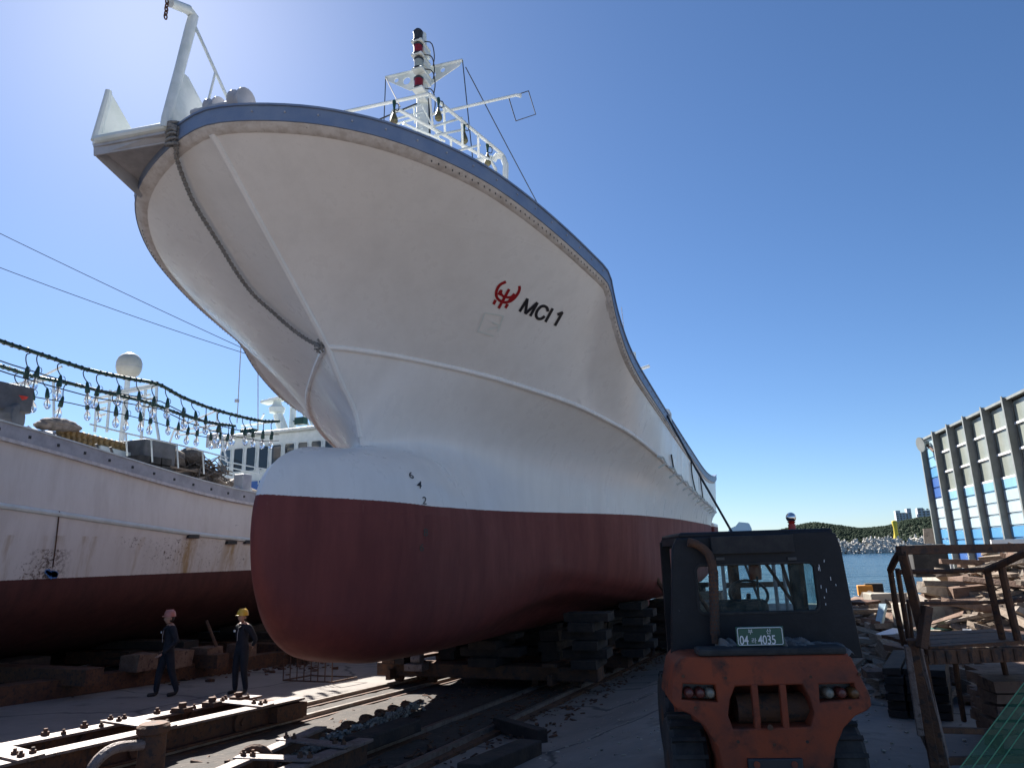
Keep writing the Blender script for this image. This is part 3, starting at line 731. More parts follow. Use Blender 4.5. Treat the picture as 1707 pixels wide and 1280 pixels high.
# anchor platform on the starboard bow
A = Vector((-6.67, 5.85, 7.2)); B = Vector((-7.66, 5.68, 7.16))
plat = thing('bow_platform', 'white anchor platform with raised corner plates jutting from the bow', 'platform', (-7.1, 5.9, 7.1))
mb = MB(); mb.slab([A + Vector((0, 0, -.09)), B + Vector((0, 0, -.09)), Vector((-7.75, 6.55, 7.0)), Vector((-7.2, 6.4, 7.03)), Vector((-6.65, 6.1, 7.08))], (0, 0, .05)); mb.build('platform_floor', m_greyp, plat)
mb = MB(); mb.tube([A + Vector((.02, .1, 0)), A, A.lerp(B, .5), B.lerp(A, .05), B + Vector((-.02, .05, 0)), B + Vector((-.05, .35, -.02)), Vector((-7.76, 6.6, 7.08))], .055, 10); mb.build('edge_pipe', m_whitep, plat, True)
mb = MB(); mb.slab([B + Vector((0.02, 0.0, -.05)), B + Vector((.0, .05, -.2)), Vector((-7.74, 6.5, 6.78)), Vector((-7.75, 6.58, 7.05))], (.02, 0, 0)); mb.slab([A + Vector((0, 0, -.05)), B + Vector((.0, 0.0, -.05)), B + Vector((.0, .02, -.2)), A + Vector((0, .12, -.14))], (0, .02, 0)); mb.build('apron_plate', m_greyp, plat)
topL = aty(181, 152, 5.72)
mb = MB(); mb.tube([B + Vector((0, .02, 0)), topL + Vector((0, 0, -.1)), topL], [.055, .05, .04], 10)
mb.slab([B + Vector((.0, .04, .02)), topL + Vector((0, .03, -.03)), Vector((-7.55, 6.55, 7.12))], (.025, 0, 0)); mb.build('corner_plate', m_whitep, plat, True)
dv = [A + Vector((0, 0, -.02)), A + Vector((0.01, .0, .12)), atx(300, 115, -6.67), atx(318, 45, -6.67), atx(322, 28, -6.67), atx(314, 17, -6.67), atx(284, 5, -6.67)]
mb = MB(); mb.tube(dv, [.06, .06, .065, .07, .07, .065, .06], 12); mb.build('davit', m_whitep, plat, True)
mb = MB(); mb.slab([A + Vector((0, .04, .05)), atx(303, 122, -6.67), atx(312, 130, -6.67), Vector((-6.55, 6.75, 7.35)), Vector((-6.6, 6.5, 7.15)), Vector((-6.65, 6.1, 7.1))], (.025, 0, 0)); mb.build('davit_plate', m_whitep, plat)
mb = MB(); e0 = atx(324, 42, -6.64); e1 = atx(381, 168, -6.3); mb.tube([e0, e1], .022, 8); mid = e0.lerp(e1, .62); mb.tube([mid, atx(345, 178, -6.4)], .016, 8); mb.build('davit_stay', m_whitep, plat, True)
ch = thing('davit_chain', 'short chain dangling from the tip of the bow davit', 'chain', dv[-1])
for k in range(5):
    c = dv[-1] + Vector((-.0, -.05, -.03 - k * .055)); ax = Vector((1, 0, 0)) if k % 2 else Vector((0, 1, 0))
    mb = MB(); mb.tube([c + ax * (.022 * math.cos(t)) + Vector((0, 0, .04 * math.sin(t))) for t in np.linspace(0, 2 * math.pi, 12, endpoint=False)], .009, 6, closed=True); mb.build('link', m_rust, ch, True)
# bow roller
ro = thing('bow_roller', 'grey anchor roller with two drums on the bow rail', 'roller', (-6.3, 6.2, 7.2))
r0 = atx(322, 190, -6.45); r1 = atx(388, 174, -5.75)
mb = MB(); mb.cyl(r0, r1, .05, n=12); mb.build('shaft', m_greyp, ro, True)
for c, rr in ((r0.lerp(r1, .4) + Vector((0, .1, .1)), .12), (r1 + Vector((0.08, .05, .05)), .15)):
    mb = MB(); d = (r1 - r0).normalized(); mb.lathe([(rr, -.09), (rr, -.07), (rr * .7, -.03), (rr * .7, .03), (rr, .07), (rr, .09)], c, 16, d); mb.build('drum', m_greyp, ro, True)
mb = MB(); mb.bar(r0 + Vector((0, .1, -.2)), r0 + Vector((0, .05, .1)), .06, .05); mb.bar(r1 + Vector((-.1, .1, -.2)), r1 + Vector((-.05, .05, .1)), .06, .05); mb.build('bracket', m_whitep, ro)

# mast with navigation lights
mast = thing('ship_mast', 'white mast with stacked navigation lights above the bow deck', 'mast', (-6.0, 11.6, 5.4))
mt0 = Vector((-6.02, 11.6, 5.2)); mt1 = atx(703, 58, -6.02)
mb = MB(); mb.tube([mt0, mt0.lerp(mt1, .6), mt1], [.16, .15, .10], 14); mb.build('pole', m_whitep, mast, True)
for px, py, mlens in ((697, 62, m_dark), (697, 84, m_redlens), (698, 108, m_clearlens), (698, 140, m_redlens)):
    c = aty(px, py, 11.15)
    mb = MB(); mb.box(c + Vector((0, .12, -.14)), (.24, .42, .04)); mb.box(c + Vector((0.02, .22, -.22)), (.16, .3, .16)); bo = mb.build('lamp_bracket', m_whitep, mast)
    mb = MB(); mb.lathe([(.09, -.11), (.095, .08)], c, 14); lo = mb.build('navigation_light', mlens, mast, True)
    mb = MB(); mb.lathe([(.10, .08), (.105, .11), (.07, .16)], c, 14); mb.lathe([(.11, -.13), (.11, -.10)], c, 14); mb.build('lamp_cap', m_black, lo, True)
    mb = MB(); mb.tube(curve_pts([c + Vector((.09, .05, -.1)), c + Vector((.25, .1, -.15)), c + Vector((.22, .3, -.3)), c + Vector((.14, .4, -.45))], 10), .012, 6); mb.build('lamp_cable', m_dark, lo)
# cross tree with lightening holes
ca = aty(643, 130, 11.6); cb = aty(771, 101, 11.6); cm = ca.lerp(cb, .45)
mb = MB(); mb.cyl(ca, cb, .035, n=8); mb.build('yard', m_whitep, mast, True)
for s, e in ((-1, ca), (1, cb)):
    w = abs(e.x - cm.x) - .12
    me = plate2d([(0, 0), (w, 0), (w - .05, -.08), (.12, -.42), (0, -.42)], [[(.2 + .09 * math.cos(t), -.17 + .09 * math.sin(t)) for t in np.linspace(0, 2 * math.pi, 14, endpoint=False)], [(.45 + .055 * math.cos(t), -.10 + .055 * math.sin(t)) for t in np.linspace(0, 2 * math.pi, 12, endpoint=False)]], .02)
    d = (e - cm).normalized()
    for v in me.vertices:
        q = cm + d * (v.co.x + .1) + Vector((0, v.co.z, v.co.y - .03)); v.co = q
    link('gusset', me, m_whitep, mast)
mb = MB()
for a, b in ((ca, aty(640, 205, 11.6)), (ca, aty(667, 178, 9.8)), (cb, aty(790, 285, 11.8)), (aty(776, 112, 11.6), aty(908, 362, 14.5))):
    mb.tube([a, a.lerp(b, .5) + Vector((0, 0, -.01)), b], .011, 5)
mb.build('stay_wire', m_dark, mast)
# lamp gantry on the fore deck
gan = thing('lamp_gantry', 'white pipe gantry carrying hanging deck lamps beside the mast', 'gantry', (-5, 10.5, 5.6))
def pipe(pts, r, par, mat=m_whitep, name='pipe'):
    mb = MB(); mb.tube(pts, r, 8); return mb.build(name, mat, par, True)
g0 = aty(556, 191, 9.6); g1 = aty(716, 157, 9.8); g2 = aty(838, 258, 11.3)
pipe([g0, g1], .032, gan); pipe([g1, g2], .032, gan)
h0 = aty(651, 215, 9.5); h1 = aty(653, 190, 9.5); h2 = aty(666, 184, 9.55); h3 = aty(818, 268, 11.0); h4 = aty(826, 282, 11.1); h5 = aty(828, 312, 11.1)
pipe([h0, h1, aty(656, 185, 9.5), h2, h3, h4, h5], .032, gan)
k0 = aty(660, 217, 9.5); k1 = aty(672, 217, 9.55); pipe([aty(648, 216, 9.5), k1, aty(745, 262, 10.6)], .026, gan)
pipe([aty(842, 312, 11.35), aty(843, 275, 11.35), aty(838, 262, 11.35), aty(828, 260, 11.3), aty(822, 268, 11.3)], .06, gan)
pipe([aty(775, 273, 11.3), aty(820, 264, 11.3)], .055, gan); pipe([aty(810, 295, 11.3), aty(812, 262, 11.3)], .05, gan)
for a, b in (((640, 213), (700, 196)), ((668, 222), (704, 214)), ((720, 212), (770, 197)), ((754, 254), (800, 242)), ((752, 230), (752, 257)), ((652, 189), (700, 175)), ((690, 178), (692, 205)), ((740, 178), (742, 224)), ((770, 205), (771, 246)), ((797, 228), (798, 262)), ((725, 226), (775, 216)), ((672, 206), (742, 236)), ((655, 200), (704, 187))):
    pipe([aty(*a, 10.0), aty(*b, 10.6)], .022, gan)
pipe([aty(704, 178, 10), aty(745, 256, 10.4)], .014, gan); pipe([aty(716, 158, 9.8), aty(722, 215, 10)], .02, gan)
pipe([aty(617, 206, 9.6), aty(695, 173, 10)], .014, gan, m_dark, 'cable'); pipe([aty(715, 165, 11.2), aty(717, 245, 11.3)], .02, gan, m_dark, 'cable')
def deck_lamp(px, py, y, k):
    c = aty(px, py, y); q = .66
    V_ = lambda v: Vector(v) * q
    t = thing('deck_lamp', ['covered deck lamp at the outer end of the gantry', 'covered deck lamp hanging right of the mast on the gantry', 'covered deck lamp halfway along the gantry', 'covered deck lamp at the forward end of the gantry', ][k], 'lamp', c, group='deck lamps on the gantry')
    mb = MB(); mb.tube([c + V_((0, 0, .48)), c + V_((.0, 0, .42)), c + V_((0, 0, .2))], [.025, .035, .015], 8); mb.build('socket', m_green, t, True)
    mb = MB(); mb.lathe([(.013, .13), (.033, .05), (.062, -.04), (.068, -.09), (.045, -.13)], c, 12); mb.build('lamp_cover', m_amber, t, True)
    mb = MB(); mb.tube(curve_pts([c + V_((.02, 0, .2)), c + V_((.12, 0, .15)), c + V_((.13, 0, .32)), c + V_((.03, 0, .38))], 10), .009, 6); mb.build('flex', m_dark, t)
deck_lamp(731, 190, 9.9, 1); deck_lamp(774, 228, 10.5, 2); deck_lamp(813, 265, 11.0, 0); deck_lamp(657, 195, 9.4, 3)
# antenna boom with wire loop
ab = thing('antenna_boom', 'slender white boom with square wire loop reaching right of the mast', 'antenna', (-4, 11.5, 9))
b0 = aty(700, 196, 11.5); b1 = aty(860, 159, 11.8); pipe([b0, b1, aty(868, 160, 11.8)], [.03, .03, .045], ab)
pipe([aty(848, 163, 11.8), aty(881, 152, 11.8), aty(893, 191, 11.8), aty(860, 202, 11.8), aty(848, 163, 11.8)], .011, ab, m_dark, 'wire_loop')
# aft mast, antennas, hoop
am = thing('aft_mast', 'white aft mast with crosstree far along the ship rail', 'mast', (-4, 21, 5))
pipe([aty(1060, 640, 21), aty(1055, 588, 21)], .09, am); pipe([aty(1058, 618, 21), aty(1083, 610, 21)], .05, am); pipe([aty(1058, 612, 21), aty(1072, 622, 21)], .03, am)
for a, b, y in (((1024, 507), (1026, 570), 15), ((1036, 512), (1044, 590), 18)):
    t = pipe([aty(*b, y), aty(*a, y)], .016 if y == 15 else .009, None, m_greyp, 'whip_antenna'); tag(t, 'thicker whip antenna just behind the forecastle break' if y == 15 else 'hair-thin whip antenna just aft of the forecastle break', 'antenna')
hp = thing('rail_hoop', 'white pipe hoop standing on the ship rail amidships', 'hoop', (-2.4, 16.4, 4.9))
pipe([aty(1104, 692, 16.4), aty(1103, 687, 16.4), aty(1108, 683, 16.4), aty(1114, 684, 16.4), aty(1117, 690, 16.4), aty(1117, 706, 16.4)], .035, hp)
# heavy black line from the rail to the yard
e0 = aty(1108, 686, 16.2); e1 = Vector((-.15, 11.4, ground_z(-.15, 11.4) + .03)); l = MB(); d1 = aty(1222, 890, 13.6)
l.tube([e0, e0.lerp(d1, .5) + Vector((0, 0, -.03)), d1, e1], .022, 8); tag(l.build('mooring_line', m_dark, None, True), 'taut black mooring line from the ship rail down behind the forklift', 'rope')

# ------------------------------------------------------------------ slipway rails, chain, cradle
def rail(x, y0, y1, label):
    t = thing('slipway_rail', label, 'rail', (x, y0, slipz(y0)), group='slipway rails')
    a = Vector((x, y0, slipz(y0))); b = Vector((x, y1, slipz(y1)))
    mb = MB(); mb.bar(a + Vector((0, 0, -.06)), b + Vector((0, 0, -.06)), .30, .20); mb.build('beam', m_rust, t)
    mb = MB(); mb.bar(a + Vector((0, 0, .07)), b + Vector((0, 0, .07)), .075, .055); mb.build('rail_head', m_rail, t)
rail(-8.18, -6, 43, 'outer left slipway rail nearest the two workers')
rail(-7.37, -6, 43, 'inner left slipway rail catching the sunlight')
rail(-5.04, -6, 43, 'inner right slipway rail in the ship shadow')
rail(-4.20, -6, 43, 'outer right slipway rail nearest the forklift')
# chain
chn = thing('hauling_chain', 'heavy rusty chain lying between the slipway rails', 'chain', (-6, 8, slipz(8)))
cp = curve_pts([atg(540, 1262, .12), atg(580, 1232, .13), atg(625, 1215, .15), atg(665, 1198, .16), atg(705, 1182, .14), atg(735, 1172, .12)], 17)
cp = [p + Vector((-.38, -.1, 0)) for p in cp]
for i in range(16):
    c = cp[i].lerp(cp[i + 1], .5); d = (cp[i + 1] - cp[i]); L_ = d.length * .62; d.normalize(); sd_ = d.cross(Vector((0, 0, 1))).normalized(); up = Vector((0, 0, 1))
    w = (sd_ * math.cos(.6) + up * math.sin(.6)) if i % 2 else (sd_ * math.cos(-.6) + up * math.sin(-.6))
    mb = MB(); mb.tube([c + d * (L_ * 1.05 * math.cos(t)) + w * (L_ * .62 * math.sin(t)) for t in np.linspace(0, 2 * math.pi, 16, endpoint=False)], L_ * .2, 7, closed=True); mb.build('link', m_rust, chn, True)
# gravel heap between the rails
gp = [atg(555, 1238), atg(600, 1205), atg(650, 1190), atg(700, 1172), atg(715, 1180), atg(660, 1215), atg(600, 1240)]
mb = MB(); rnd = random.Random(9)
for i in range(2600):
    t = rnd.random(); c = cp[0].lerp(cp[-1], t) if False else cp[min(16, int(t * 16))]
    s_ = rnd.gauss(0, .28); q = c + Vector((-abs(s_) * 1.1 + .12, rnd.uniform(-.3, .3), 0)); q.z = slipz(q.y) + max(0, .20 - abs(s_) * .5) * rnd.random() ** .5
    r = rnd.uniform(.012, .04); mb.box(q, (r * 1.6, r * 1.4, r), Matrix.Rotation(rnd.uniform(0, 6), 3, 'Z') @ Matrix.Rotation(rnd.uniform(-.5, .5), 3, 'X'), jit=r * .25)
tag(stuff(mb.build('gravel_heap', m_gravel)), 'pale gravel spread beside the chain between the rails', 'gravel')

def bolt(mb, c, r=.035, h=.03):
    mb.cyl(c, Vector(c) + Vector((0, 0, h)), r, r * .95, 6); mb.cyl(Vector(c) + Vector((0, 0, h)), Vector(c) + Vector((0, 0, h * 1.9)), r * .5, n=8)
# hauling carriage in the foreground, on the left rails
car = thing('hauling_carriage', 'sunlit riveted steel hauling carriage on the left rails in the foreground', 'carriage', (-7.7, 6.5, slipz(6.5)))
def sl(x, y, dz): return Vector((x, y, slipz(y) + dz))
y0, y1 = 4.6, 9.9
for x in (-8.18, -7.37):
    mb = MB(); mb.bar(sl(x, y0, .36), sl(x, y1, .36), .26, .03); mb.build('top_flange', m_steel, car, bevel=.006)
    mb = MB(); mb.bar(sl(x, y0, .22), sl(x, y1, .22), .03, .25); mb.bar(sl(x, y0, .10), sl(x, y1, .10), .22, .025); mb.build('web', m_rust, car)
for y in (5.6, 7.3, 9.1):
    mb = MB(); mb.slab([sl(-8.4, y - .05, .378), sl(-8.32, y + .28, .378), sl(-7.2, y + .02, .378), sl(-7.15, y - .3, .378)], (0, 0, .022)); p_ = mb.build('tie_plate', m_steel, car, bevel=.004)
    for q in (sl(-8.3, y + .02, .40), sl(-8.18, y + .12, .40), sl(-8.1, y - .03, .40), sl(-7.45, y - .12, .40), sl(-7.33, y - .02, .40), sl(-7.28, y - .18, .40)):
        mb = MB(); bolt(mb, q); mb.build('bolt', m_rust, p_)
for y in (4.9, 5.3, 6.4, 6.9, 8.0, 8.4, 9.5):
    mb = MB(); bolt(mb, sl(-8.24, y, .375), .045, .04); bolt(mb, sl(-8.10, y + .12, .375), .03); mb.build('bolt_pair', m_rust, car)
for x in (-8.18, -7.37):
    for y in (5.2, 6.9, 8.6):
        mb = MB(); mb.cyl(sl(x - .06, y, .22), sl(x + .06, y, .22), .15, n=18); mb.cyl(sl(x - .09, y, .22), sl(x + .09, y, .22), .05, n=10); mb.build('wheel', m_rust, car, True)
mb = MB(); c = atg(255, 1224, .45); c = sl(c.x, c.y, 0); mb.cyl(c + Vector((0, 0, -.02)), c + Vector((0, 0, .46)), .14, n=16); mb.lathe([(.15, .46), (.17, .48), (.17, .54), (.14, .57)], c, 16); mb.build('bollard', m_rust, car, True)
mb = MB(); mb.tube(curve_pts([c + Vector((.0, -.12, .38)), c + Vector((-.1, -.42, .40)), c + Vector((-.12, -.62, .28)), c + Vector((-.1, -.66, .05))], 14), .055, 10); mb.build('hook', m_steel, car, True)
for k, y in enumerate((8.2, 8.75, 9.3)):
    c = sl(-8.0, y, .378); mb = MB(); mb.box(c + Vector((0, 0, .03)), (.22, .16, .06)); mb.cyl(c + Vector((0, 0, .06)), c + Vector((0, 0, .12)), .05, n=10); mb.build('chock', m_rust, car)
mb = MB(); mb.slab([sl(-8.3, 9.2, .12), sl(-8.3, 9.9, .12), sl(-7.2, 9.9, .12), sl(-7.2, 9.2, .12)], (0, 0, .2)); mb.build('end_block', m_rust, car)
# second frame, nearer the middle
fr = thing('coupling_frame', 'rusty bolted coupling frame in the bottom foreground between the rails', 'frame', (-5.9, 6, slipz(6)))
pa = atg(370, 1283, .30); pb = atg(535, 1212, .30); pc = atg(470, 1290, .30); pd = atg(585, 1222, .30)
for a, b, w in ((pa, pb, .16), (atg(480, 1283, .28), atg(610, 1232, .28), .20)):
    mb = MB(); mb.bar(a + (a - b) * .6, b, w, .035); mb.build('flange', m_steel, fr, bevel=.005)
    mb = MB(); mb.bar(a + (a - b) * .6 + Vector((0, 0, -.16)), b + Vector((0, 0, -.16)), .04, .28); mb.build('web', m_rust, fr)
for f in (.2, .62):
    a = pa.lerp(pb, f) + Vector((-.12, 0, .022)); b = atg(480, 1283, .28).lerp(atg(610, 1232, .28), f) + Vector((.12, 0, .042))
    mb = MB(); mb.bar(a, b, .16, .022); p_ = mb.build('tie_plate', m_steel, fr, bevel=.004)
    for t in (.08, .2, .8, .92):
        mb = MB(); bolt(mb, a.lerp(b, t) + Vector((0, 0, .012)), .03); mb.build('bolt', m_rust, p_)
c = atg(425, 1275, .2)
mb = MB(); mb.tube([c + Vector((.17 * math.cos(t), .05 * math.cos(t), .17 * math.sin(t))) for t in np.linspace(0, 2 * math.pi, 18, endpoint=False)], .04, 8, closed=True); mb.build('ring', m_rust, fr, True)
mb = MB(); a = atg(590, 1240, .2); mb.bar(a, a + Vector((.05, 1.3, -.05)), .34, .16); mb.build('tow_block', m_tarblock, fr, bevel=.02)
# timber sleepers between the right-hand rails and loose baulks
for i, (a, b, w) in enumerate((((780, 1290), (885, 1246), .30), ((830, 1205), (905, 1228), .16))):
    mb = MB(); mb.bar(atg(*a, .10), atg(*b, .10), w, .18, jit=.01); tag(mb.build('timber_baulk', m_tarblock, None, bevel=.015), ['thick dark timber baulk beside the right rail, nearest the camera', 'thin dark timber baulk lying across the right rail'][i], 'timber', 'baulks by the right rails')
# dark sheet between the rails, recess shade put into its colour
m_bed = M('shade_dark_slip_bed', (0.055, 0.042, 0.034), 0.9, c2=(0.03, 0.025, 0.022), ns=2.5, c3=(0.11, 0.085, 0.065), ns3=9, t3=(.58, .7), bump=0.9, bs=14)
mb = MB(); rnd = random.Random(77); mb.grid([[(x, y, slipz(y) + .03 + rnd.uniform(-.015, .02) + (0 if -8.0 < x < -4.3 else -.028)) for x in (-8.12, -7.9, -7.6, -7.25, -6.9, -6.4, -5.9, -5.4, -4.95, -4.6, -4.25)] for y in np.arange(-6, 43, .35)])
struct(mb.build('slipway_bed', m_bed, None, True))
mb = MB()
for _ in range(1400):
    y = rnd.uniform(6, 24); x = rnd.choice((-3.75, -4.6, -6.2)) + rnd.gauss(0, .3); s_ = rnd.uniform(.01, .05)
    mb.box((x, y, slipz(y) + .03 + s_ * .2), (s_, s_ * rnd.uniform(.6, 3), s_ * .4), Matrix.Rotation(rnd.uniform(0, 6), 3, 'Z') @ Matrix.Rotation(rnd.uniform(-.5, .5), 3, 'X'), jit=s_ * .15)
tag(stuff(mb.build('rail_litter', m_rust)), 'dark rusty litter and splinters along the slipway rails', 'litter')
mb = MB()
for _ in range(1500):
    y = rnd.uniform(3.2, 16); x = rnd.uniform(-3.6, 3.2); s_ = rnd.uniform(.006, .028)
    mb.box((x, y, ground_z(x, y) + s_ * .25), (s_, s_ * rnd.uniform(.6, 2), s_ * .6), Matrix.Rotation(rnd.uniform(0, 6), 3, 'Z'), jit=s_ * .2)
tag(stuff(mb.build('yard_grit', m_conc)), 'scattered grit and small chips on the yard concrete', 'grit')
# cradle under the ship
cr = thing('ship_cradle', 'dark timber and steel cradle carrying the ship on the rails', 'cradle', (-6, 14, slipz(14)))
for y in (14.5, 17.3, 20.3, 24, 28.5):
    mb = MB(); mb.box((-6.15, y, slipz(y) + .36), (4.9, .5, .26)); mb.build('cross_beam', m_rust, cr, bevel=.015)
    for x in (-8.18, -7.37, -5.04, -4.20):
        mb = MB(); mb.cyl((x - .07, y, slipz(y) + .20), (x + .07, y, slipz(y) + .20), .12, n=16); mb.build('wheel', m_rust, cr, True)
    h0_ = slipz(y) + .49; h1_ = ip(y, ZBOT) - .03; k = 0
    while h0_ < h1_ - .05:
        th = min(.17, h1_ - h0_); mb = MB(); mb.box((XC + random.uniform(-.05, .05), y + random.uniform(-.04, .04), h0_ + th / 2), (1.3 if k % 2 else .6, .5 if k % 2 else 1.1, th - .008), jit=.008); mb.build('keel_block', m_tarblock, cr); h0_ += th; k += 1
    if y > 12:
        for s in (1, -1):
            xb = XC + s * ip(y, BWL) * .80; h0_ = slipz(y) + .49; k = 0; h1_ = max(ip(y, ZBOT) + .28, 0)
            while h0_ < h1_:
                mb = MB(); mb.box((xb + random.uniform(-.05, .05), y + random.uniform(-.05, .05), h0_ + .085), (.9 if k % 2 else .5, .5 if k % 2 else .9, .16), jit=.008); mb.build('bilge_block', m_tarblock, cr); h0_ += .17; k += 1
for s, x in ((-1, -8.18), (1, -4.6)):
    mb = MB(); mb.bar(sl(x, 14.0, .38 + .14), sl(x, 30, .52), .3, .06); mb.bar(sl(x, 14.0, .26), sl(x, 30, .26), .1, .2); mb.build('side_girder', m_rust, cr)
for s in (1, -1):
    for k in range(4):
        for y in np.arange(14.8, 29, 2.2):
            if slipz(y) + .62 + k * .2 > ip(y, ZBOT) - .05: continue
            mb = MB(); mb.bar(sl(XC + s * 1.15 + random.uniform(-.06, .06), y, .62 + k * .2), sl(XC + s * 1.15, y + 2.15, .62 + k * .2), .4, .19, jit=.012); mb.build('bilge_beam', m_tarblock, cr)
for x, y in ((-4.5, 15.2), (-4.5, 16.0)):
    mb = MB(); mb.box((x, y, slipz(y) + .42), (.5, .6, .3), jit=.02); mb.build('packing_block', m_tarblock, cr)
for y, s in ((17.0, 1), (18.2, 1), (22, 1), (17, -1), (22, -1)):
    a = Vector((XC + s * 4.1, y, slipz(y) + .55)); b = Vector((XC + s * 2.9, y + .3, 1.5)); mb = MB(); mb.tube([a, b], .06, 8); mb.bar(a + Vector((-s * .9, 0, 0)), a + Vector((s * .25, 0, 0)), .1, .1); mb.build('shore', m_rust, cr)
mb = MB(); c = atg(737, 1120, .65); c = Vector((-7.55, 14.1, slipz(14.1) + .58)); mb.cyl(c + Vector((-.1, 0, 0)), c + Vector((.12, 0, 0)), .11, n=14); mb.box(c + Vector((0, .0, -.15)), (.42, .34, .14)); mb.build('roller', m_steel, cr, True, bevel=.01)
# light timber stacks at the stern
for n_, (x0, y0_) in enumerate(((-3.0, 26.0), (-3.1, 24.6), (-3.0, 27.6))):
    st = thing('timber_stack', ['squared timber stack under the stern, middle one', 'squared timber stack under the stern, nearest one', 'squared timber stack under the stern, by the water'][n_], 'timber stack', (x0, y0_, slipz(y0_)), group='timber stacks under the stern')
    z = slipz(y0_) - .1; k = 0
    while z < .2:
        for j in range(3):
            mb = MB()
            if k % 2: mb.box((x0 + (j - 1) * .42, y0_, z + .14), (.34, 1.2, .26), jit=.012)
            else: mb.box((x0, y0_ + (j - 1) * .42, z + .14), (1.25, .34, .26), jit=.012)
            mb.build('timber', m_wood3 if random.random() < .5 else m_wood2, st)
        z += .28; k += 1
# ------------------------------------------------------------------ left fishing boat
XL = -17.6
lb = thing('squid_boat', 'worn white squid boat with red bottom on the left slipway', 'boat', (XL, 12, 0.2))
def lsec(y):
    nb = smooth(-6, 6.5, y)                      # bow fullness
    rb = 3.62 * (0.12 + .88 * nb) ** 0.75; kb_ = 3.62 * nb ** 0.8; wb = 3.42 * smooth(-3.5, 9, y); cb = 3.3 * smooth(-2, 10, y)
    st = 1 - .12 * smooth(28, 38, y)
    rz = ip(y, [(-6, 6.0), (0, 5.5), (4, 5.05), (9.2, 4.47), (16.5, 3.60), (25, 3.35), (38, 3.6)])
    kz_ = ip(y, [(-6, 4.4), (0, 3.95), (4, 3.6), (9.4, 3.11), (16.45, 2.53), (25, 2.25), (38, 2.4)])
    P = [(rb, rz), (rb * .5 + kb_ * .5 - .05, (rz + kz_) / 2), (kb_, kz_), ((kb_ + wb) / 2 - .02, (kz_ + 1.72) / 2), (wb, 1.72), (wb * .97, 1.35), (cb * .92, 1.02), (cb * .74, .62), (cb * .45, .2), (0, -.15)]
    return [(b * st, z) for b, z in P]
LY = np.linspace(-6, 38, 70)
mb = MB()
for s in (1, -1): mb.grid([[(XL + s * b, y, z) for b, z in lsec(y)] for y in LY])
for yy in (-6, 38):
    S = lsec(yy); mb.add([(XL + b, yy, z) for b, z in S] + [(XL - b, yy, z) for b, z in reversed(S)], [tuple(range(2 * len(S)))])
mb.build('hull', m_hull2, lb, True, weld=True, sharp=30)
def lrail(name, mat, o0, o1, z0, z1, idx=0):
    mb = MB()
    for s in (1, -1):
        rows = []
        for y in LY:
            b, z = lsec(y)[idx]
            rows.append([(XL + s * (b + o), y, z + zz) for o, zz in ((o0, z0), (o1, z0), (o1, z1), (o0, z1), (o0, z0))])
        mb.grid(rows)
    return mb.build(name, mat, lb)
lrail('bulwark_band', m_greyp, -.05, .06, -.06, .22); lrail('rail_cap', m_whitep, -.09, .09, .222, .25); lrail('rubbing_strip', m_rubstrip, -.02, .09, -.13, -.063)
mb = MB()
for s in (1, -1): mb.tube([(XL + s * lsec(y)[2][0], y, lsec(y)[2][1]) for y in LY], .06, 8)
mb.build('knuckle_rail', m_whitep, lb, True)
mb = MB(); mb.grid([[(XL + s * (lsec(y)[1][0] - .08), y, lsec(y)[0][1] - .55) for s in (-1, 0, 1)] for y in LY]); mb.build('deck', m_greyp, lb)
mb = MB()
for y in np.arange(8.5, 19, .62): b, z = lsec(y)[0]; mb.box((XL + b + .065, y, z + .07), (.02, .05, .06))
stuff(mb.build('stud_row', m_dark, lb))
for px, py in ((320, 894), (384, 904), (413, 903)):
    c = atx(px, py, XL + 3.6); mb = MB(); mb.box(c + Vector((.0, 0, 0)), (.16, .34, .09)); mb.build('scupper', m_dark, lb)
mb = MB(); c = atx(97, 880, XL + 3.62)
mb.tube(curve_pts([atx(99, 852, XL + 3.66), atx(96, 880, XL + 3.58), atx(92, 915, XL + 3.55), atx(88, 945, XL + 3.5)], 10), .014, 5); mb.build('weld_seam', m_rust, lb)
mb = MB(); c = atx(85, 957, XL + 3.455)
for _ in range(14): mb.box(c + Vector((.015, random.uniform(-.11, .11), random.uniform(-.06, .07))), (.012, .09, .07), Matrix.Rotation(random.uniform(-.6, .6), 3, 'X'))
mb.build('blue_paint_patch', M('bright_blue_touch_up', (.03, .16, .42), .5), lb)
c = atx(397, 884, XL + 3.5); mb = MB(); mb.tube([c + Vector((.08, -.2, -.14)), c + Vector((.06, .2, -.14)), c + Vector((.06, .2, .14)), c + Vector((.08, -.2, .14))], .012, 5, closed=True); mb.build('hatch_outline', m_greyp, lb)
# wheelhouse aft
wy = 22.0
c0 = aty(352, 760, wy); c1 = aty(600, 770, wy)
wx0, wx1 = c0.x, -11.9
zb_, zt_ = aty(440, 785, wy).z, aty(440, 745, wy).z
mb = MB(); wp = [(wx0 + .5, wy + 2.2), (wx0, wy + .9), (wx0 + .35, wy + .1), (wx0 + 1.2, wy - .15), (wx1 - 1.3, wy - .15), (wx1 - .3, wy + .2), (wx1, wy + 1), (wx1, wy + 4), (wx0 + .5, wy + 4)]
mb.slab([(x, y, zb_ - .55) for x, y in wp], (0, 0, zt_ - zb_ + 1.0)); mb.build('wheelhouse', m_whitep, lb, bevel=.05)
mb = MB(); cxm = (wx0 + wx1) / 2
mb.slab([((x - cxm) * 1.10 + cxm, (y - wy - 2) * 1.12 + wy + 2, zt_ + .45) for x, y in wp], (0, 0, .09)); mb.build('wheelhouse_roof', m_whitep, lb, bevel=.03)
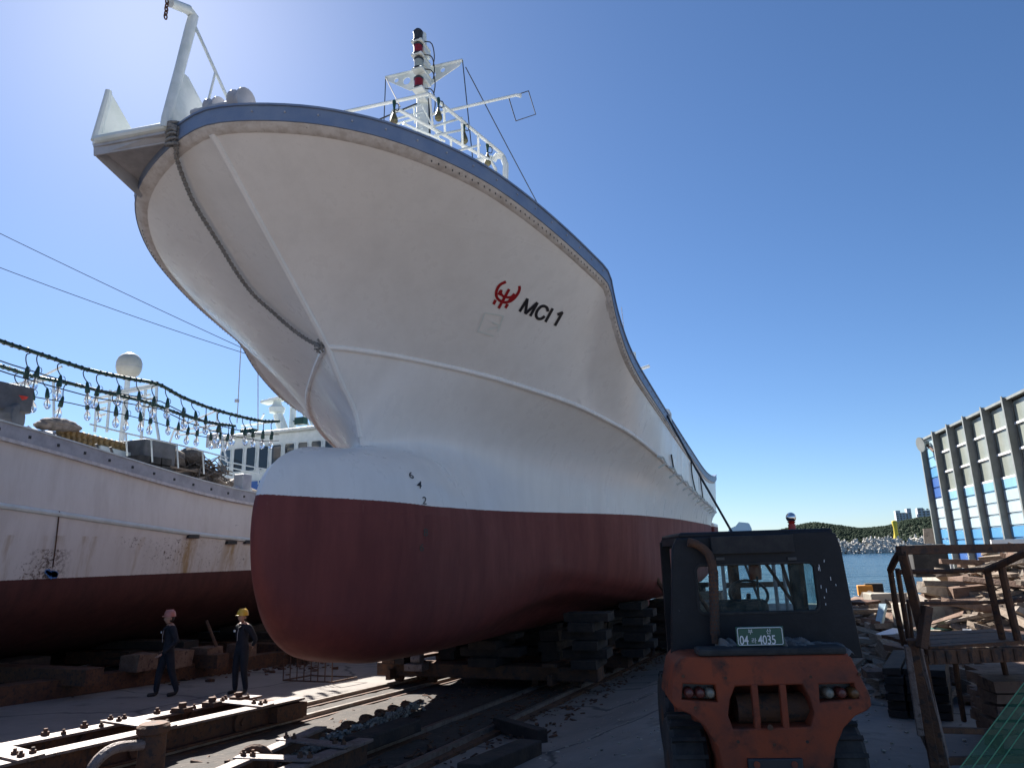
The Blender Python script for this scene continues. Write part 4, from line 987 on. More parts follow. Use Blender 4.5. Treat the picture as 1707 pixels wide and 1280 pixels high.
mb = MB(); mb.slab([((x - cxm) * 1.06 + cxm, (y - wy - 2) * 1.06 + wy + 2, zb_ - .9) for x, y in wp], (0, 0, .5)); mb.build('wheelhouse_band', m_blue, lb)
def wpane(pa, pb, fr):
    a = Vector((*pa, 0)); b = Vector((*pb, 0)); d = (b - a); L_ = d.length; d.normalize(); nrm = Vector((d.y, -d.x, 0))
    if nrm.y > 0: nrm = -nrm
    k = max(1, int(round(L_ / .62)))
    for i in range(k):
        u0 = L_ * (i + .12) / k; u1 = L_ * (i + .88) / k
        me = plate2d(rrect(u0, zb_ + .02, u1, zt_ + .02, .08), [], .012)
        for v in me.vertices: v.co = a + d * v.co.x + Vector((0, 0, v.co.y)) + nrm * (.012 + v.co.z)
        w_ = link('window', m_winglass, me and lb)if False else link('window', me, m_winglass, lb)
        mb = MB(); P = [a + d * q[0] + Vector((0, 0, q[1])) + nrm * .02 for q in rrect(u0, zb_ + .02, u1, zt_ + .02, .08)]; mb.tube(P, .022, 5, closed=True); mb.build('frame', m_whitep, w_)
for i in range(1, 6): wpane(wp[i], wp[i + 1], 0)
pr = [aty(365, 762, wy - .6), aty(380, 770, wy - .6), aty(432, 780, wy - .6), aty(470, 786, wy - .6)]
mb = MB()
for dz in (0, -.2): mb.tube([p + Vector((0, 0, dz)) for p in pr], .025, 6)
for p in pr: mb.tube([p, p + Vector((0, 0, -.6))], .02, 6)
mb.build('bridge_rail', m_whitep, lb)
# wheelhouse top: small mast, radar, rail, lights
rt = zt_ + .3
mm = thing('radar_mast', 'white mast with radar scanner above the squid boat wheelhouse', 'mast', (-15.0, wy + 1.5, rt))
p0 = aty(487, 748, wy + 1.5); p1 = aty(489, 668, wy + 1.5)
mb = MB(); mb.tube([p0, p1], [.17, .12], 10); mb.build('pole', m_whitep, mm, True)
mb = MB(); mb.bar(aty(440, 672, wy + 1.2), aty(482, 661, wy + 1.2), .5, .12); mb.build('scanner', m_whitep, mm, bevel=.03)
mb = MB(); mb.lathe([(.3, -.2), (.34, 0), (.2, .12), (.14, .3)], aty(462, 680, wy + 1.2), 14); mb.cyl(aty(463, 690, wy + 1.2), aty(478, 735, wy + 1.4), .2, .25, 10); mb.build('radar_base', m_whitep, mm, True)
mb = MB()
for a, b in (((497, 672), (528, 738)), ((505, 672), (534, 742)), ((486, 708), (505, 730)), ((440, 690), (432, 705))): mb.tube([aty(*a, wy + 1.6), aty(*b, wy + 1.8)], .045, 6); mb.build('mast_stay', m_whitep, mm, True); mb = MB()
mb = MB(); mb.box(aty(502, 702, wy + 1.2), (.42, .3, .28)); mb.tube([aty(493, 702, wy + 1.2), aty(488, 702, wy + 1.5)], .03, 6); mb.build('floodlight', m_green, mm)
mb = MB()
for a, b in (((402, 710), (470, 702)), ((470, 702), (470, 735)), ((405, 722), (468, 720)), ((430, 706), (430, 735)), ((404, 712), (404, 740))): mb.tube([aty(*a, wy + .6), aty(*b, wy + .6)], .035, 6)
mb.build('roof_rail', m_whitep, mm, True)
lf = thing('life_raft', 'white life raft canister on the squid boat wheelhouse roof', 'life raft', aty(448, 730, wy + 1))
mb = MB(); mb.ball(aty(450, 730, wy + 1.2), .4, 14, 8, (1.35, .9, .55)); mb.build('canister', m_whitep, lf, True); mb = MB(); c = aty(450, 730, wy + 1.2); mb.box(c + Vector((0, 0, -.22)), (.7, .5, .1)); mb.build('cradle', m_greyp, lf)
mb = MB(); c = aty(415, 722, wy); mb.box(c, (.6, .35, .32)); mb.lathe([(.12, -.2), (.16, .2)], c + Vector((.1, -.15, 0)), 10, (0, 1, 0)); tag(mb.build('searchlight_cluster', m_green, None, bevel=.03), 'dark green searchlight box on the wheelhouse roof edge', 'searchlight')
mb = MB(); c = aty(357, 735, wy - 2); mb.box(c, (.45, .35, .5)); tag(mb.build('grey_box', m_greyp, None, bevel=.04), 'small grey cabinet hanging among the lamps left of the wheelhouse', 'cabinet')
for k, (a, b, y) in enumerate((((395, 705), (402, 568), 21.5), ((430, 715), (430, 605), 22.5), ((463, 655), (463, 640), 23))):
    mb = MB(); mb.tube([aty(*a, y), aty(*b, y)], .02, 5); mb.box(aty(395, 668, y), (.12, .12, .12)) if k == 0 else None
    tag(mb.build('whip_antenna', m_greyp), ['tall whip antenna with a junction block left of the wheelhouse mast', 'tall plain whip antenna in front of the radar mast', 'stub antenna above the radar scanner'][k], 'antenna')
# radome on a post
rd_ = thing('radome', 'cream satellite dome on a post above the squid boat deck', 'radome', aty(212, 740, 17.5))
c = aty(215, 612, 17.5); mb = MB(); mb.lathe([(.20, -.36), (.34, -.24), (.40, -.08), (.41, .04), (.405, .16), (.36, .30), (.26, .42), (.12, .49), (.01, .505)], c, 24); mb.build('dome', m_dome, rd_, True)
mb = MB(); mb.lathe([(.408, -.02), (.408, .0)], c, 24); mb.build('seam_ring', m_greyp, rd_, True)
mb = MB(); mb.cyl(c + Vector((0, 0, -.34)), c + Vector((0, 0, -2.6)), .09, n=10); mb.lathe([(.2, -.40), (.2, -.33)], c, 14); mb.build('post', m_whitep, rd_, True)
# deck frames that carry the lamp strings
def frame(name, label, segs, y, r=.035, mat=m_whitep):
    t = thing(name, label, 'frame', aty(*segs[0][0], y), group='lamp frames on the squid boat')
    for a, b in segs:
        mb = MB(); mb.tube([aty(*a, y), aty(*b, y + (.0 if len(segs) < 3 else 0))], r, 6); mb.build('pipe', mat, t, True)
frame('pipe_gallows', 'tall white pipe frame with ladder rungs beside the satellite dome', [((178, 720), (184, 650)), ((184, 655), (262, 640)), ((262, 636), (258, 700)), ((258, 690), (268, 752)), ((158, 720), (162, 655)), ((234, 745), (243, 650)), ((160, 664), (262, 644)), ((160, 672), (250, 658)), ((160, 684), (176, 680)), ((160, 694), (176, 690)), ((238, 668), (262, 662)), ((238, 680), (262, 674))], 16.5, .045)
frame('pipe_gallows', 'short white pipe frame above the sack bundle', [((90, 700), (89, 632)), ((20, 640), (90, 632)), ((36, 645), (103, 611))], 13.5)
frame('pipe_gallows', 'slanted white pipe frame near the wheelhouse', [((276, 757), (290, 718)), ((366, 708), (378, 770)), ((290, 718), (366, 708)), ((292, 726), (368, 716)), ((290, 715), (362, 684)), ((362, 684), (362, 702))], 19.0)
frame('pipe_gallows', 'brown leaning post beside the red basket', [((26, 700), (34, 645))], 12.2, .055, m_rust)
# lamp strings
def lampstring(pix, x, label, nl, name_label, wires, dz, grp):
    C = curve_pts([atx(a, b, x) for a, b in pix], 60)
    t = thing('lamp_cable', label, 'cable', C[0])
    mb = MB(); mb.tube(C, .045, 7); 
    mb.build('cable', m_green, t, True)
    mb = MB()
    for k in range(46):
        p = C[int(k * 59 / 46)]; mb.tube([p + Vector((.05 * math.cos(a), random.uniform(-.02, .02), .05 * math.sin(a))) for a in np.linspace(0, 6.28, 8, endpoint=False)], .012, 4, closed=True)
    stuff(mb.build('cable_ties', m_dark, t))
    for w in wires:
        mb = MB(); mb.tube([p + Vector((0.03, 0, -w)) for p in C[::6]] + [C[-1] + Vector((0.03, 0, -w))], .014, 5); mb.build('support_wire', m_dark, t)
    return C
lamp0 = [None]
def squid_lamp(p, label, grp):
    if lamp0[0] is None:
        t = thing('squid_lamp', label, 'lamp', (0, 0, 0), group=grp)
        mb = MB(); mb.tube(curve_pts([Vector((0, .02, 0)), Vector((0, -.1, -.06)), Vector((0, -.09, -.2)), Vector((0, 0, -.34))], 12), .014, 5); mb.build('hook_wire', m_dark, t)
        mb = MB(); mb.lathe([(.02, -.32), (.035, -.36), (.055, -.48), (.065, -.60), (.05, -.63)], (0, 0, 0), 10); so = mb.build('socket', m_green, t, True)
        mb = MB(); mb.tube([Vector((0, .05 + .06 * math.sin(a), -.42 + .08 * math.cos(a))) for a in np.linspace(0, 5.5, 12)], .009, 4); mb.build('flex', m_dark, so)
        mb = MB(); mb.lathe([(.03, -.63), (.036, -.68), (.075, -.75), (.095, -.83), (.08, -.91), (.04, -.96), (.005, -.97)], (0, 0, 0), 12); gl = mb.build('bulb', m_glass, t, True)
        mb = MB(); mb.tube([(0, 0, -.62), (0, 0, -.9)], .012, 5); mb.build('filament_post', m_greyp, gl)
        lamp0[0] = t; t.location = p
        return
    t = copy_thing(lamp0[0], p, random.uniform(-.5, .5)); t.scale = (random.uniform(.8, .95),) * 3; t.rotation_euler = (random.uniform(-.14, .14), random.uniform(-.14, .14), random.uniform(-.8, .8)); t['label'] = label; t['group'] = grp
C1 = lampstring([(-60, 545), (0, 568), (60, 588), (105, 603), (150, 617), (210, 630), (250, 637), (268, 642), (300, 660), (350, 680), (400, 694), (440, 702), (465, 702)], -14.6, 'upper dark green lamp cable swagged along the squid boat', 0, '', (.42, .62), 0, '')
C2 = lampstring([(-60, 594), (0, 610), (60, 628), (120, 640), (180, 655), (250, 672), (300, 690), (345, 703), (392, 710)], -16.6, 'lower dark green lamp cable swagged behind the first one', 0, '', (.5,), 0, '')
for C, n_, lab, grp in ((C1, 20, 'clear squid lamp, %s from the left on the upper cable', 'squid lamps on the upper cable'), (C2, 19, 'clear squid lamp, %s from the left on the lower cable', 'squid lamps on the lower cable')):
    for k in range(n_):
        f = (k + .6 + random.uniform(-.28, .28)) / n_ * 59; i = int(f); p = C[i].lerp(C[min(59, i + 1)], f - i)
        if k == 0: lamp0[0] = None
        squid_lamp(p + Vector((0, 0, random.uniform(-.05, .05))), lab % ORD[k], grp)
# things on the squid boat deck
def dkz(y): return lsec(y)[0][1] + .2
fl = thing('float_line', 'row of ochre net floats lashed on the squid boat canopy', 'floats', atx(150, 725, -15.4))
for row in range(2):
    for k in range(13):
        a = atx(96 + k * 9.3, 717 + k * 2.3 + row * 9, -15.4); b = atx(96 + (k + .92) * 9.3, 717 + (k + .92) * 2.3 + row * 9, -15.4)
        mb = MB(); mb.lathe([(.05, 0), (.10, .03), (.105, (b - a).length / 2), (.10, (b - a).length - .03), (.05, (b - a).length)], a, 9, (b - a).normalized()); mb.build('float', m_float, fl, True)
sk = thing('sack_bundle', 'grey brown sack bundle lashed above the squid boat rail', 'sacks', atx(95, 712, -15.2))
for k, (px, py, sx) in enumerate(((72, 709, .16), (82, 705, .18), (93, 705, .19), (104, 706, .18), (114, 709, .17), (122, 713, .15), (88, 711, .16), (104, 712, .16))):
    mb = MB(); mb.ball(atx(px, py, -15.2), sx, 14, 9, (1.0, 1.25, .62), jit=.07); mb.build('sack', m_sack, sk, True)
cn = thing('deck_canopy', 'dark blue tarpaulin canopy over the squid boat foredeck', 'canopy', atx(150, 750, -15.6))
mb = MB(); mb.grid([[atx(46, 711, -14.8), atx(60, 716, -15.6), atx(120, 722, -16.5)], [atx(120, 745, -14.8), atx(130, 735, -15.6), atx(150, 728, -16.5)], [atx(200, 775, -14.8), atx(200, 757, -15.5), atx(205, 745, -16.5)]]); mb.build('sheet', m_tarp, cn, True)
mb = MB()
for a, b in (((46, 711), (75, 735)), ((75, 735), (145, 758)), ((145, 758), (215, 778))): mb.tube([atx(*a, -14.7), atx(*b, -14.7)], .03, 6)
mb.build('edge_pipe', m_greyp, cn)
mb = MB(); a = atx(168, 742, -15.2); b = atx(228, 757, -15.2); mb.slab([a, b, b + Vector((0, 0, -.55)), a + Vector((0, 0, -.5))], (-.3, 0, 0)); mb.build('side_panel', m_whitep, cn)
for k, (pts, x) in enumerate(((((160, 740), (164, 752), (192, 765)), -14.4), (((184, 745), (188, 757), (216, 770)), -14.4))):
    mb = MB(); mb.tube([atx(*p, x) for p in pts], .03, 6); tag(mb.build('bent_bracket', m_black), ['dark bent bracket on the squid boat rail, nearer the bow', 'dark bent bracket on the squid boat rail, nearer the wheelhouse'][k], 'bracket')
mb = MB(); c = atx(245, 760, -15.2); mb.box(c, (.9, 1.0, .7)); tag(mb.build('steel_locker', M('dark_grey_locker', (.13, .13, .135), .6, c2=(.09, .09, .09), ns=4), None, bevel=.03), 'plain grey steel locker behind the squid boat rail', 'locker')
mb = MB(); c = atx(247, 775, -14.8)
for i in range(2):
    for j in range(3): mb.box(c + Vector((0, (j - 1) * .34, i * .2 - .1)), (.5, .3, .17))
tag(mb.build('crate_rack', m_rubber, None), 'low dark slatted crate rack beside the grey locker', 'rack')
# net heap and timbers on deck
mb = MB(); rnd = random.Random(12)
for _ in range(30):
    c = atx(rnd.uniform(255, 425), rnd.uniform(775, 800), -15.6); c.z = dkz(c.y) + rnd.uniform(-.1, .75); mb.ball(c, rnd.uniform(.3, .6), 9, 6, (1.1, 1.3, .55), jit=.12)
for _ in range(60):
    c = atx(rnd.uniform(330, 360), rnd.uniform(765, 790), -15.0); mb.tube([c, c + Vector((rnd.uniform(-.3, .3), rnd.uniform(-.4, .4), rnd.uniform(-.25, .2))), c + Vector((rnd.uniform(-.5, .5), rnd.uniform(-.6, .6), -.3))], .018, 4)
tag(stuff(mb.build('net_heap', m_net, None, True)), 'tangled brown nets and ropes heaped on the squid boat deck', 'nets')
nb_ = MB(); c = atx(318, 762, -15.4); nb_.ball(c, .34, 14, 10, (1.2, 1, .8), jit=.06); tag(nb_.build('net_bundle', m_net, None, True), 'round purple-brown net bundle on top of the heap', 'net')
for k, (a, b) in enumerate((((316, 800), (342, 795)), ((368, 812), (388, 822)), ((378, 806), (396, 797)), ((360, 797), (386, 815)), ((265, 790), (330, 782)), ((280, 778), (345, 790)))):
    mb = MB(); mb.bar(atx(*a, -14.7), atx(*b, -14.9), .14, .05); tag(mb.build('deck_plank', m_wood3 if k < 4 else m_wood), ('pale' if k < 4 else 'brown') + ' loose plank among the squid boat nets, %s from the bow' % ORD[[1, 4, 5, 3, 0, 2][k]], 'plank', 'loose planks on the squid boat')
mt = thing('mooring_post', 'blocky grey mooring post on the squid boat rail beside the bulb', 'mooring post', atx(404, 828, -14.2))
c = atx(404, 812, -14.2); mb = MB(); mb.box(c + Vector((0, 0, .05)), (.34, .36, .62)); mb.build('post', m_greyp, mt, bevel=.03); mb = MB(); mb.cyl(c + Vector((0, -.34, -.05)), c + Vector((0, .34, -.05)), .07, n=10); mb.build('cross_pin', m_greyp, mt, True)
mb = MB(); c = atx(0, 680, -14.6); mb.box(c + Vector((0, 0, .2)), (.6, .9, .55)); mb.cyl(c + Vector((-.2, -.1, -.2)), c + Vector((.3, .2, -.2)), .3, n=14); tag(mb.build('deck_winch', M('dark_grey_locker', (.13, .13, .135), .6, c2=(.09, .09, .09), ns=4), None, bevel=.03), 'grey deck winch at the left edge of the squid boat', 'winch')
mb = MB(); c = atx(27, 670, -14.5); mb.lathe([(.17, -.1), (.22, .08), (.23, .1), (.20, .1), (.15, -.07)], c, 14); tag(mb.build('red_basket', m_redplastic, None, True), 'small red plastic basket by the brown post', 'basket')
mb = MB(); z_ = [atx(a, b, -14.05) + Vector((0, 0, .45)) for a, b in ((205, 775), (255, 787), (300, 800), (340, 812), (400, 830))]
mb.tube([atx(150, 707, -14.2), atx(210, 722, -14.2), atx(300, 742, -14.2), atx(380, 763, -14.2)], .022, 6)
for a, b in (((210, 722), (212, 760)), ((252, 731), (254, 770)), ((295, 741), (297, 780)), ((338, 752), (340, 790))): mb.tube([atx(*a, -14.2), atx(*b, -14.2)], .02, 6)
tag(mb.build('guard_rail', m_whitep), 'thin white guard rail along the squid boat deck edge', 'railing')
# shore supports under the squid boat and yard clutter beyond
for k, y in enumerate((8, 11.5, 15, 19, 23, 28)):
    t = thing('keel_blocking', 'dark timber blocking under the squid boat, %s from its bow' % ORD[k], 'blocking', (XL, y, slipz(y)), group='blocking under the squid boat')
    z = slipz(y); j = 0
    while z < -.15:
        mb = MB(); mb.box((XL + 1.4, y, z + .1), (3.4 if j % 2 else .8, .5 if j % 2 else 1.4, .19), jit=.01); mb.build('timber', m_tarblock, t); z += .2; j += 1
lc = thing('left_cradle', 'rusty cradle girder under the squid boat beside the workers', 'cradle', (-14.4, 13, slipz(13)))
for y in (11.0, 14.5, 18): mb = MB(); mb.box((-15.5, y, slipz(y) + .4), (5, .4, .3)); mb.build('cross_beam', m_rust, lc)
mb = MB(); mb.bar(sl(-13.9, 9.6, .18), sl(-13.9, 22, .18), .5, .34); mb.build('girder', m_rust, lc)
for y in (12.6, 13.6, 14.6, 15.8): mb = MB(); mb.box((-13.6, y, slipz(y) + .52), (.5, .55, .34), jit=.03); mb.build('block', m_wood2, lc)
mb = MB(); mb.tube([atx(368, 1096, -13.3), atx(344, 1034, -13.7)], .04, 6); mb.build('prop', m_rust, lc)
mb = MB()
dp = thing('gap_filler_pile', 'added dark timber pile closing sunlit gaps under the squid boat', 'timber pile', (-19.5, 18, slipz(18)))  # added dark stack, hides the sunlit ground beyond the hull
for y in np.arange(11.0, 30, 2.1):
    for k in range(4):
        mb = MB(); mb.box((-19.4 + random.uniform(-.1, .1), y, slipz(y) + .14 + k * .27), (.5, 2.05, .25), jit=.02); mb.build('timber', m_tarblock, dp)
rk = thing('wire_rack', 'low rusty wire rack behind the yellow-helmeted worker', 'rack', (-10.6, 14.4, slipz(14.4)))
x0, x1, ya, yb = -11.0, -9.7, 14.2, 15.2
for z in (.05, .62):
    for a, b in (((x0, ya), (x1, ya)), ((x1, ya), (x1, yb)), ((x1, yb), (x0, yb)), ((x0, yb), (x0, ya))): mb = MB(); mb.tube([sl(*a, z), sl(*b, z)], .018, 6); mb.build('rail', m_rust, rk)
for k in range(8):
    x = x0 + (x1 - x0) * k / 7; mb = MB(); mb.tube([sl(x, ya, .05), sl(x, ya, .62)], .013, 5); mb.build('bar', m_rust, rk)
ld = thing('short_ladder', 'short dark ladder lying under the bulb', 'ladder', (-7.9, 17, slipz(17)))
for s in (0, .35):
    mb = MB(); mb.tube([atg(668, 1100, .05) + Vector((s, 0, 0)), atg(684, 1124, .05) + Vector((s, 0, 0))], .025, 6); mb.build('rail', m_rust, ld)
for t_ in (.2, .5, .8):
    a = atg(668, 1100, .05).lerp(atg(684, 1124, .05), t_); mb = MB(); mb.tube([a, a + Vector((.35, 0, 0))], .018, 6); mb.build('rung', m_rust, ld)
mb = MB(); rnd = random.Random(21)
for _ in range(900):
    px = rnd.uniform(90, 560); base = 1145 - (px - 90) * .085; p = atg(px, base + rnd.gauss(0, 9) - 10); s_ = rnd.uniform(.02, .12)
    mb.box(p + Vector((0, 0, s_ * .2)), (s_, s_ * rnd.uniform(.4, 2), s_ * .4), Matrix.Rotation(rnd.uniform(0, 6), 3, 'Z') @ Matrix.Rotation(rnd.uniform(-.4, .4), 3, 'X'), jit=s_ * .15)
tag(stuff(mb.build('rust_scraps', m_rust)), 'reddish rust scraps scattered under the squid boat', 'scraps')
# bright wood racks beyond the squid boat
for k in range(14):
    px = 5 + k * 9.5; b = atg(px, 1112 + random.uniform(-3, 4)); b = b + (b - O) * .18; b.z = slipz(b.y)
    mb = MB(); h = random.uniform(.7, 1.3); mb.bar(b, b + Vector((random.uniform(-.25, .25), random.uniform(-.2, .2), h)), .12, .06); tag(mb.build('standing_plank', m_wood3), 'pale plank standing beyond the squid boat, %s from the left' % ORD[k], 'plank', 'planks beyond the squid boat')
# overhead cables
for k, (a, b) in enumerate((((-400, 190), (430, 592)), ((-400, 285), (430, 596)))):
    p = aty(*a, 26); q = aty(*b, 52); mb = MB(); mb.tube([p.lerp(q, t) + Vector((0, 0, -1.2 * t * (1 - t) * (2 if k else 1))) for t in np.linspace(0, 1, 14)], .03, 5)
    tag(mb.build('overhead_cable', m_dark), ['upper of two overhead cables crossing the sky at left', 'lower of two overhead cables crossing the sky at left'][k], 'cable')

# ------------------------------------------------------------------ workers
def worker(loc, face, hat, label, walk, rz):
    t = thing('person', label, 'person', loc, 0)
    V = {}; E_ = []
    def J(n, p, r, par=None):
        V[n] = (Vector(p), r)
        if par: E_.append((par, n))
    st = .16 if walk else .03
    J('pelvis', (0, 0, .93), .135); J('waist', (0, .0, 1.08), .13, 'pelvis'); J('chest', (0, .01, 1.26), .15, 'waist'); J('neckb', (0, .0, 1.40), .085, 'chest'); J('neck', (0, -.02, 1.47), .052, 'neckb')
    for s in (-1, 1):
        f = -st if s < 0 else st
        J('hip%d' % s, (s * .10, 0, .88), .105, 'pelvis'); J('knee%d' % s, (s * .11, f * .6 - .03, .49), .075, 'hip%d' % s); J('ank%d' % s, (s * .115, f + (.03 if f > 0 else 0), .12), .06, 'knee%d' % s)
        J('heel%d' % s, (s * .12, f + .01, .05), .045, 'ank%d' % s); J('toe%d' % s, (s * .14, f - .17, .04), .042, 'heel%d' % s)
        J('sh%d' % s, (s * .18, .01, 1.37), .078, 'neckb')
        if walk:
            J('el%d' % s, (s * .25, .05 + .04 * s, 1.11), .056, 'sh%d' % s); J('wr%d' % s, (s * .25, -.08 - .1 * s, .90), .038, 'el%d' % s)
        else:
            J('el%d' % s, (s * .29, .12, 1.10), .056, 'sh%d' % s); J('wr%d' % s, (s * .10, .20, .97), .038, 'el%d' % s)
    names = list(V); me = bpy.data.meshes.new('person'); me.from_pydata([tuple(V[n][0]) for n in names], [(names.index(a), names.index(b)) for a, b in E_], [])
    o = bpy.data.objects.new('body', me); COL.objects.link(o)
    sk_ = o.modifiers.new('skin', 'SKIN'); sk_.use_smooth_shade = True
    for i, n in enumerate(names): me.skin_vertices[0].data[i].radius = (V[n][1], V[n][1] * (.78 if n in ('chest', 'waist', 'pelvis') else 1)); me.skin_vertices[0].data[i].use_root = n == 'pelvis'
    ss = o.modifiers.new('sub', 'SUBSURF'); ss.levels = 2; ss.render_levels = 2
    dg = bpy.context.evaluated_depsgraph_get(); dg.update(); bme = bpy.data.meshes.new_from_object(o.evaluated_get(dg)); bpy.data.objects.remove(o)
    mb = MB(); mb.v = [tuple(v.co) for v in bme.vertices]; mb.f = [tuple(p.vertices) for p in bme.polygons]; nbody = len(mb.f)
    # head with brow, nose, chin and ears
    hc = Vector((0, -.035, 1.585)); o0 = len(mb.v)
    mb.ball(hc, .1, 18, 14, (.78, .95, 1.18))
    for i in range(o0, len(mb.v)):
        v = Vector(mb.v[i]) - hc
        if v.y < 0:
            if abs(v.x) < .022 and -.035 < v.z < .03: v.y -= .024 * (1 - (v.z + .035) / .08)
            if abs(v.x) < .04 and v.z < -.075: v.y -= .012
            if .012 < abs(v.x) < .05 and .0 < v.z < .025: v.y += .01
            if abs(v.x) < .03 and -.062 < v.z < -.048: v.y -= .006
        if v.z < -.03: v.x *= .9
        mb.v[i] = tuple(hc + v)
    for s in (-1, 1): mb.ball(hc + Vector((s * .08, .01, -.005)), .028, 8, 6, (.4, .8, 1.2))
    # hands: palm, four fingers, thumb
    for s in (-1, 1):
        w = V['wr%d' % s][0]; d = (w - V['el%d' % s][0]).normalized(); sd2 = Vector((s, 0, 0)); sd2 = (sd2 - d * sd2.dot(d)).normalized(); nrm = d.cross(sd2)
        palm = w + d * .06; mb.ball(palm, .04, 10, 8, (1, .55, 1.2), Matrix((sd2, nrm, d)).transposed())
        for k in range(4):
            b0_ = palm + d * .035 + sd2 * ((k - 1.5) * .018); L_ = (.055, .065, .06, .045)[k]; mb.tube([b0_, b0_ + d * L_ * .55 + nrm * .008, b0_ + d * L_ * .9 + nrm * .03], [.010, .009, .007], 6)
        mb.tube([palm - sd2 * .03, palm - sd2 * .05 + d * .03 + nrm * .01, palm - sd2 * .045 + d * .055 + nrm * .02], [.012, .011, .008], 6)
    R = Matrix.Rotation(rz, 4, 'Z'); T = Matrix.Translation(Vector(loc)) @ R @ Matrix.Scale(.93, 4)
    mb.v = [tuple(T @ Vector(v)) for v in mb.v]
    me2 = mb.mesh('body')
    for m_ in (m_navy, m_skin, m_shoe): me2.materials.append(m_)
    o = bpy.data.objects.new('body', me2); COL.objects.link(o); setparent(o, t)
    for i, p in enumerate(me2.polygons):
        p.use_smooth = True; c = T.inverted() @ p.center
        p.material_index = 1 if (i >= nbody or c.z > 1.44) else (2 if c.z < .10 else 0)
    def sub(mb2, name, mat):
        mb2.v = [tuple(T @ Vector(v)) for v in mb2.v]; return mb2.build(name, mat, t, True, sharp=50)
    h = MB(); h.lathe([(.128, .035), (.122, .06), (.118, .10), (.10, .145), (.06, .172), (.01, .18)], hc + Vector((0, .005, .0)), 18); h.ball(hc + Vector((0, -.10, .045)), .1, 12, 6, (.85, .55, .09)); h.box(hc + Vector((0, .0, .165)), (.03, .16, .035)); sub(h, 'helmet', hat)
    h = MB(); h.ball(hc + Vector((0, .022, .0)), .1, 14, 10, (.83, .82, 1.0)); sub(h, 'hair', m_hair)
    h = MB(); h.box((-.08, -.158, 1.30), (.055, .012, .04)); sub(h, 'badge', m_badge)
    h = MB(); h.tube([(.07, -.05, 1.42), (.02, -.125, 1.36), (0, -.13, 1.34), (-.02, -.125, 1.36), (-.07, -.05, 1.42), (-.07, .05, 1.45), (.07, .05, 1.45)], .022, 6, closed=True); sub(h, 'collar', m_navy)
    h = MB(); h.tube([(0.02, -.13, 1.35), (.01, -.15, 1.25), (0, -.14, 1.1)], .006, 5); sub(h, 'zip', m_greyp)
    return t
w1 = atg(275, 1160); w2 = atg(399, 1156)
worker(w1, 0, m_pinkhat, 'worker in dark overalls and faded red helmet walking past the squid boat', True, rad(-30))
worker(w2, 0, m_yelhat, 'worker in dark overalls and yellow helmet with hands behind the back', False, rad(-10))

# ------------------------------------------------------------------ forklift
fk = thing('forklift', 'battered orange forklift with black cab seen from behind', 'forklift', (0, 0, 0))
FKM = Matrix.Translation((-.205, 5.58, 0)) @ Matrix.Rotation(rad(16), 4, 'Z'); FKI = FKM.inverted()
def FP(px, py, y):
    """sight line of the photograph met with the forklift's own plane y"""
    o = FKI @ O; d = FKI.to_3x3() @ ray(px, py); t = (y - o.y) / d.y; q = o + d * t
    return (q.x, q.z)
def F3(px, py, y):
    a = FP(px, py, y); return Vector((a[0], y, a[1]))
def fb(mb, name, mat, parent=None, smooth_=False, bevel=0.0): return mb.build(name, mat, parent or fk, smooth_, bevel)
def fmesh(me, mp, name, mat, parent=None, sm=False):
    for v in me.vertices: v.co = mp(v.co)
    return link(name, me, mat, parent or fk, sm)
def fpoly(pts, y): return [FP(a, b, y) for a, b in pts]
outer = fpoly([(1148, 1096), (1412, 1091), (1424, 1097), (1440, 1130), (1455, 1160), (1457, 1178), (1448, 1186), (1427, 1194), (1407, 1214), (1394, 1245), (1389, 1285), (1387, 1380), (1212, 1385), (1207, 1285), (1196, 1245), (1176, 1212), (1152, 1192), (1129, 1183), (1120, 1172), (1121, 1150), (1128, 1112), (1136, 1100)], .03)
grille = fpoly([(1226, 1144), (1338, 1141), (1350, 1163), (1357, 1188), (1351, 1210), (1222, 1214), (1214, 1192), (1217, 1166)], .03)
llp = fpoly([(1140, 1141), (1193, 1142), (1197, 1170), (1138, 1167)], .03)
rlp = fpoly([(1366, 1141), (1426, 1140), (1435, 1165), (1367, 1170)], .03)
me = plate2d(outer, [grille, llp, rlp], .60, .012, 2)
bm = bmesh.new(); bm.from_mesh(me)
for k in range(-10, 11):
    bmesh.ops.bisect_plane(bm, geom=bm.verts[:] + bm.edges[:] + bm.faces[:], plane_co=(k * .08 + .004, 0, 0), plane_no=(1, 0, 0))
bm.to_mesh(me); bm.free()
UMID = (outer[17][0] + outer[5][0]) / 2
def bend(u, z): return .06 * abs((u - UMID) / .72) ** 3 + .10 * max(0, (z - .75)) ** 1.3
fmesh(me, lambda c: Vector((c.x, (.33 - c.z) + (bend(c.x, c.y) if c.z > -.05 else 0), c.y)), 'counterweight', m_orange, sm=True)
mb = MB(); mb.box((UMID, .60, .7), (1.0, .03, .75)); fb(mb, 'inner_wall', m_black)
mb = MB(); mb.cyl(F3(1226, 1180, .22), F3(1348, 1178, .22), .10, n=18); fb(mb, 'radiator_tank', m_rust, smooth_=True)
for px in (1258, 1305):
    mb = MB(); mb.bar(F3(px - 2, 1139, .05), F3(px + 5, 1215, .05), .045, .05, up=(0, 1, 0)); fb(mb, 'grille_bar', m_orange, bevel=.008)
m_lamp_r = M('dull_red_lamp', (.12, .03, .022), .35); m_lamp_a = M('dull_amber_lamp', (.14, .06, .02), .35); m_lamp_w = M('dull_clear_lamp', (.20, .18, .14), .3)
